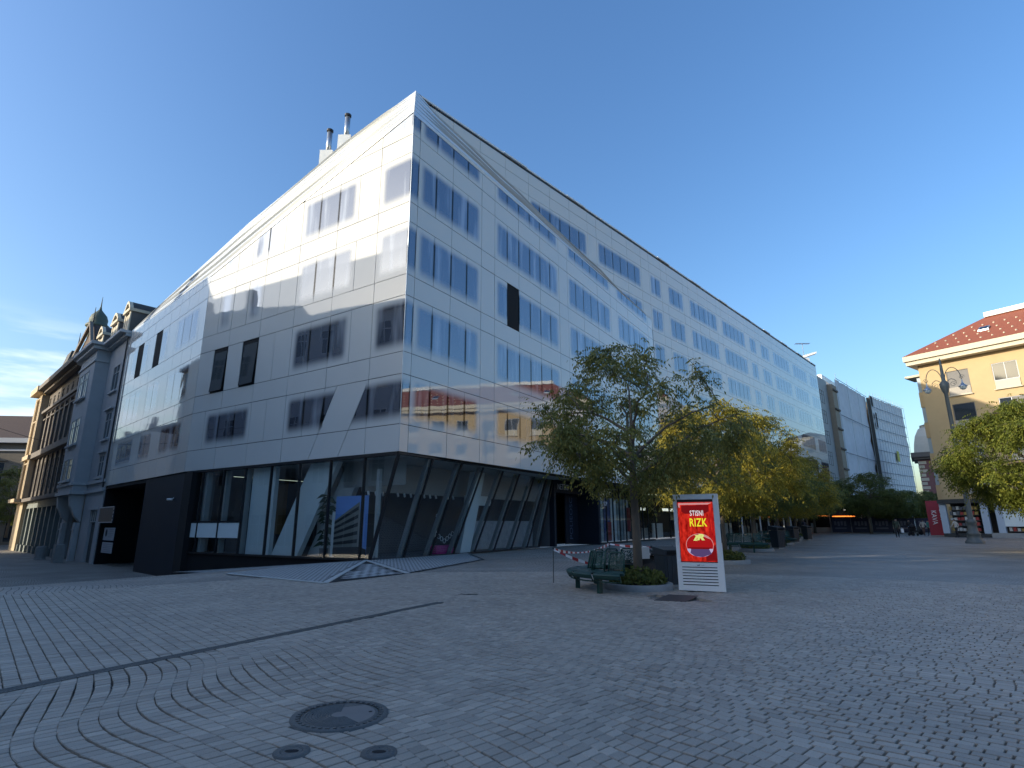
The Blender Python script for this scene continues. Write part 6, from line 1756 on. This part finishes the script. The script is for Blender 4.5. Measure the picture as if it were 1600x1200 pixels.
# ------------------------------------------------------------------ people
MSKIN = mat('skin', (.36, .22, .16), .6); MHAIR = mat('dark_hair', (.03, .022, .018), .7)
def person(x, y, rz, h, label, top, legs, hair=MHAIR, stride=.18, armswing=.25, lean=0.06, kids=None):
    """one continuous skinned figure, walking"""
    s = h / 1.75
    J = {'pel': (0, 0, .95), 'wst': (0, .01 + lean * .3, 1.10), 'chest': (0, lean, 1.34), 'neck': (0, lean + .01, 1.48), 'head': (0, lean + .04, 1.60), 'top': (0, lean + .03, 1.70),
         'hipL': (.095, 0, .90), 'kneeL': (.10, stride * .75, .50), 'ankL': (.10, stride, .08), 'toeL': (.105, stride + .17, .035),
         'hipR': (-.095, 0, .90), 'kneeR': (-.10, -stride * .25, .49), 'ankR': (-.10, -stride * 1.1, .12), 'toeR': (-.105, -stride * 1.1 + .16, .03),
         'shL': (.19, lean, 1.42), 'elL': (.25, lean - armswing * .5, 1.14), 'wrL': (.24, lean - armswing * .3 + .06, .90), 'haL': (.235, lean - armswing * .3 + .10, .80),
         'shR': (-.19, lean, 1.42), 'elR': (-.25, lean + armswing * .4, 1.14), 'wrR': (-.24, lean + armswing + .08, .93), 'haR': (-.235, lean + armswing + .13, .84)}
    R_ = {'pel': .15, 'wst': .135, 'chest': .155, 'neck': .058, 'head': .10, 'top': .075, 'hipL': .10, 'kneeL': .065, 'ankL': .045, 'toeL': .04, 'hipR': .10, 'kneeR': .065, 'ankR': .045, 'toeR': .04,
          'shL': .07, 'elL': .05, 'wrL': .036, 'haL': .038, 'shR': .07, 'elR': .05, 'wrR': .036, 'haR': .038}
    E_ = [('pel', 'wst'), ('wst', 'chest'), ('chest', 'neck'), ('neck', 'head'), ('head', 'top')]
    for k in 'LR': E_ += [('pel', 'hip' + k), ('hip' + k, 'knee' + k), ('knee' + k, 'ank' + k), ('ank' + k, 'toe' + k), ('chest', 'sh' + k), ('sh' + k, 'el' + k), ('el' + k, 'wr' + k), ('wr' + k, 'ha' + k)]
    ks = list(J); me = bpy.data.meshes.new('figure')
    me.from_pydata([tuple(c * s for c in J[k]) for k in ks], [(ks.index(a), ks.index(b)) for a, b in E_], [])
    o = bpy.data.objects.new('person', me); COL.objects.link(o)
    o.modifiers.new('skin', 'SKIN')
    for i, k in enumerate(ks):
        sv = me.skin_vertices[0].data[i]; sv.radius = (R_[k] * s, R_[k] * s * (.72 if k in ('pel', 'wst', 'chest') else 1)); sv.use_root = (k == 'pel')
    sb = o.modifiers.new('sub', 'SUBSURF'); sb.levels = 1; sb.render_levels = 1
    dg_ = bpy.context.evaluated_depsgraph_get(); ev = bpy.data.meshes.new_from_object(o.evaluated_get(dg_))
    o.modifiers.clear(); o.data = ev; ev.name = 'figure'
    ev.materials.clear()
    for m in (top, legs, MSKIN, hair, MBLACK): ev.materials.append(m)
    for p_ in ev.polygons:
        c = p_.center / s
        if c.z > 1.52: k = 3 if (c.z > 1.64 or c.y < lean + .0) else 2
        elif c.z < .09: k = 4
        elif c.z < .93 and abs(c.x) < .19: k = 1
        elif c.z < .92: k = 2
        else: k = 0
        p_.material_index = k; p_.use_smooth = True
    o.location = (x, y, 0); o.rotation_euler.z = rz
    return tag(o, label, 'person', 'people walking in the square')
cl = lambda n, c: mat(n, c, .85, .1, 8)
CK, CN, CG, CO, CW, CR, CT = cl('cloth_black', (.015, .015, .018)), cl('cloth_navy', (.02, .025, .045)), cl('cloth_grey', (.16, .165, .17)), cl('cloth_olive', (.06, .075, .05)), cl('cloth_pale', (.50, .46, .40)), cl('cloth_red', (.30, .03, .035)), cl('cloth_teal', (.05, .22, .2))
W1 = person(36.7, 55.4, 2.6, 1.76, 'person in a green grey hooded jacket and black trousers striding on the open square', CO, CK)
person(43.3, 63.2, 2.4, 1.70, 'person in dark clothes pushing a black pram across the far square', CK, CN, armswing=.45)
person(45.2, 63.8, 2.9, 1.68, 'person in a pale jacket and brown trousers with arms held out beside the pram', CW, cl('cloth_brown', (.12, .075, .06)), armswing=.5)
person(41.8, 54.6, .3, 1.74, 'person in a white shirt and dark vest walking by the red column', CW, CK)
person(47.6, 60.7, 2.0, 1.72, 'person in a navy coat near the shop under the tree', CN, CN)
person(49.9, 60.4, 1.0, 1.66, 'person in a red jacket standing by the shelves of the shop', CR, CK, stride=.06)
person(45.0, 62.6, 2.0, 1.65, 'person in a teal top behind the red column', CT, CK, stride=.1)
person(33.5, 68.0, 2.5, 1.75, 'dark figure far off beside the white columns', CK, CK)
person(29.5, 58.5, .5, 1.75, 'dark figure in the shade of the far tree row', CN, CK, stride=.1)
BG = thing('carrier_bag', 'white carrier bag held by the striding person in the green jacket', 'bag', (37.1, 55.25, .3))
m_ = MB(); m_.prism([(36.98, 55.2, .45), (37.22, 55.2, .45), (37.25, 55.32, .45), (37.0, 55.32, .45)], (.0, .02, .38)); obj('sack', m_, MWHITE, BG)
m_ = MB(); m_.tube([(37.05, 55.26, .82), (37.1, 55.26, .92), (37.18, 55.27, .82)], .012, 4); obj('handle', m_, MWHITE, BG)
PR = thing('pram', 'black pram being pushed across the far square', 'pram', (43.1, 62.5, 0))
m_ = MB(); m_.lathe([(0, .5), (.28, .52), (.34, .75), (.30, .95)], (43.1, 62.5, 0), 10); obj('cot', m_, CK, PR, True)
m_ = MB(); m_.lathe([(.32, .92), (.28, 1.12), (.1, 1.22), (0, 1.23)], (43.0, 62.35, 0), 10); obj('hood', m_, CK, PR, True)
for dx, dy in ((-.25, -.3), (.25, -.3), (-.25, .3), (.25, .3)):
    m_ = MB(); c = V((43.1 + dx, 62.5 + dy, .14)); m_.tube([c - V((.03, 0, 0)), c + V((.03, 0, 0))], .14, 10); obj('wheel', m_, MBLACK, PR)
m_ = MB(); m_.tube([(42.9, 62.6, .7), (43.0, 62.95, 1.0), (43.3, 62.95, 1.0), (43.3, 62.6, .7)], .02, 5); obj('handlebar', m_, MSTEEL, PR)
MO = thing('parked_scooter', 'dark motor scooter parked beside the red column', 'scooter', (46.2, 66.5, 0))
for dx in (-.55, .55):
    m_ = MB(); c = V((46.2 + dx, 66.5, .28)); m_.tube([c - V((0, .06, 0)), c + V((0, .06, 0))], .28, 12); obj('wheel', m_, MBLACK, MO)
m_ = MB(); m_.prism([(45.6, 66.35, .35), (46.6, 66.35, .3), (46.75, 66.35, .95), (46.55, 66.35, .95), (46.4, 66.35, .5), (46.1, 66.35, .5), (45.9, 66.35, .8), (45.45, 66.35, .78)], (0, .32, 0)); obj('body', m_, MSLATE, MO)
m_ = MB(); m_.tube([(46.65, 66.2, 1.08), (46.6, 66.8, 1.08)], .025, 5); obj('handlebar', m_, MBLACK, MO)

# ------------------------------------------------------------------ far end of the square
FF = Fr((41.5, 84.0), (.86, -.51), (-.51, -.86))
MBAN = mat('dark_blue_banner', (.03, .035, .075), .7, .2, 1)
MBANL = mat('banner_lettering', (.16, .16, .21), .7)
for i in range(8):
    a = 4.2 + i * 2.45
    t = thing('fence_banner', ['first', 'second', 'third', 'fourth', 'fifth', 'sixth', 'seventh', 'last'][i] + ' dark blue banner of the site fence counted from the left', 'fence', FF.p(a, 0, 0), 'dark blue banners on the site fence')
    m_ = MB(); FF.box(m_, a, a + 2.35, .1, 1.95, -.03, 0); obj('sheet', m_, MBAN, t)
    m_ = MB()
    for k in range(4):
        FF.box(m_, a + .35 + .4 * k, a + .62 + .4 * k, 1.05 - .1 * (k % 2), 1.6, .002, .01)
    FF.box(m_, a + .4, a + 1.8, .55, .75, .002, .01); obj('print', m_, MBANL, t)
    m_ = MB(); m_.tube([FF.p(a - .04, 0, .02), FF.p(a - .04, 2.05, .02)], .03, 5); obj('fence_post', m_, MSTEEL, t)
MK = thing('market_stall', 'dark awning with a glowing orange strip at the far end of the square', 'stall', FF.p(-1, 0, -3))
m_ = MB(); FF.box(m_, -9, 9, 2.5, 3.1, -6, -2); obj('awning', m_, MSLATE, MK)
m_ = MB(); FF.box(m_, -9, 9, 0, .75, -2.5, -2.2); obj('counter', m_, MMGREY, MK)
m_ = MB(); FF.box(m_, -9, 12, 0, 5.5, -9, -8.7); obj('back_sheet', m_, MDARK, MK)
m_ = MB(); FF.box(m_, 1.0, 3.8, 2.32, 2.48, -1.98, -1.9); FF.box(m_, 4.4, 7.2, 2.22, 2.36, -1.98, -1.9); obj('heater_strip', m_, glow('orange_glow', (1, .25, .04), 1.2), MK)
for a in (-8, -4, 0, 4, 8):
    m_ = MB(); m_.tube([FF.p(a, 0, -2), FF.p(a, 2.6, -2)], .05, 5); obj('awning_post', m_, MSTEEL, MK)
for i, (a, z) in enumerate([(-5.5, 2.1), (-2.8, 2.4), (-1.0, 2.35), (2.2, 3.3), (6.0, 3.2)]):
    m_ = MB(); c = FF.p(a, z, -1.5); m_.lathe([(0, -.12), (.1, -.08), (.12, 0), (.08, .1), (0, .12)], c, 8); obj('lamp_bulb', m_, glow('bulb_glow', (1, .93, .8), 1.4) if i == 0 else bpy.data.materials['bulb_glow'], MK)
# red advertising banner column, shop, curb, planter box
RC = thing('red_column', 'tall red banner column with white lettering beside the lamp', 'banner', (44.6, 59.6, 0))
FC = Fr((43.6, 60.6), (.80, -.60), (-.60, -.80))
m_ = MB(); FC.box(m_, 0, 1.75, .1, 3.6, -.12, 0); obj('banner', m_, mat('banner_red', (.32, .02, .04), .6, .1, 1), RC)
lettering('KAVA', .62, FC.p(.55, 1.9, .01), V((0, 0, -1)), FC.n, MLET, RC, up=FC.d, squeeze=.9); lettering('BAR', .6, FC.p(1.25, 2.2, .01), V((0, 0, -1)), FC.n, MLET, RC, up=FC.d)
m_ = MB(); FC.box(m_, -.05, 1.8, 0, .1, -.3, .2); obj('foot', m_, MCONC, RC)
NS = thing('newsstand', 'newsstand with pale blue posts and shelves of books below the big tree', 'kiosk', (47, 52, 0))
FN = Fr((42.6, 57.4), (.55, -.83), (-.83, -.55))
m_ = MB(); FN.box(m_, 0, 12, .02, .35, -3, 0); FN.box(m_, 0, 12, 3.2, 3.6, -3.2, .3); FN.box(m_, 0, 12, .35, 3.2, -3, -2.8); obj('shell', m_, MSLATE, NS)
MPB = mat('pale_blue_post', (.42, .50, .58), .5, .05, 2)
for a in (0, 3.3, 4.4, 7.5):
    m_ = MB(); FN.box(m_, a, a + .55, .3, 3.2, -.3, 0); obj('post', m_, MPB, NS)
bookm = [cl('book_red', (.35, .06, .05)), cl('book_white', (.5, .5, .47)), cl('book_ochre', (.32, .22, .07)), cl('book_grey', (.12, .13, .14))]
for a0_ in (.7, 5.1):
    for k in range(5):
        z_ = .55 + k * .5; m_ = MB(); FN.box(m_, a0_, a0_ + 2.4, z_, z_ + .04, -.6, -.1); sh_ = obj('shelf', m_, MBROWN, NS)
        for b in range(8):
            m_ = MB(); aa = a0_ + .05 + b * .29; FN.box(m_, aa, aa + .22, z_ + .041, z_ + .041 + rn.uniform(.22, .36), -.45, -.15); obj('book', m_, bookm[rn.randint(0, 3)], sh_)
m_ = MB(); FN.box(m_, 4.9, 7.2, 1.0, 3.0, -.05, -.02); obj('white_panel', m_, MLGREY, NS)
CB = MB(); CB.prism([(44.2, 53.6, 0), (52.5, 46.5, 0), (52.9, 47.0, 0), (44.6, 54.1, 0)], (0, 0, .42)); solo('stone_kerb', CB, MCONC, 'long low stone kerb in front of the newsstand', 'kerb', (48, 50, 0))
PB = MB(); PB.box(41.9, 46.0, 45.6, 46.8, 0.02, 1.5); PB.box(41.85, 46.05, 45.55, 46.85, 1.5, 1.6)
solo('planter_box', PB, mat('corten_brown', (.075, .038, .028), .7, .2, 2), 'large dark brown box at the right edge before the newsstand', 'planter', (44, 46, 0))
# stone bollards by the grey house
for a, o_, h, lab in ((21.0, 1.3, 1.0, 'grey stone block on the pavement by the grey house door'), (27.4, 1.4, .85, 'pale round bollard before the brown house shopfront')):
    b = F4.p(a, zb, o_); m_ = MB()
    if h > .9: m_.prism([b + F4.d * .45 + F4.n * .3, b - F4.d * .45 + F4.n * .3, b - F4.d * .45 - F4.n * .3, b + F4.d * .45 - F4.n * .3], (0, 0, 1.35))
    else: m_.lathe([(.4, 0), (.4, .1), (.36, .15), (.36, 1.0), (.3, 1.08), (0, 1.1)], b, 12)
    solo('stone_bollard', m_, MCONC, lab, 'bollard', b)
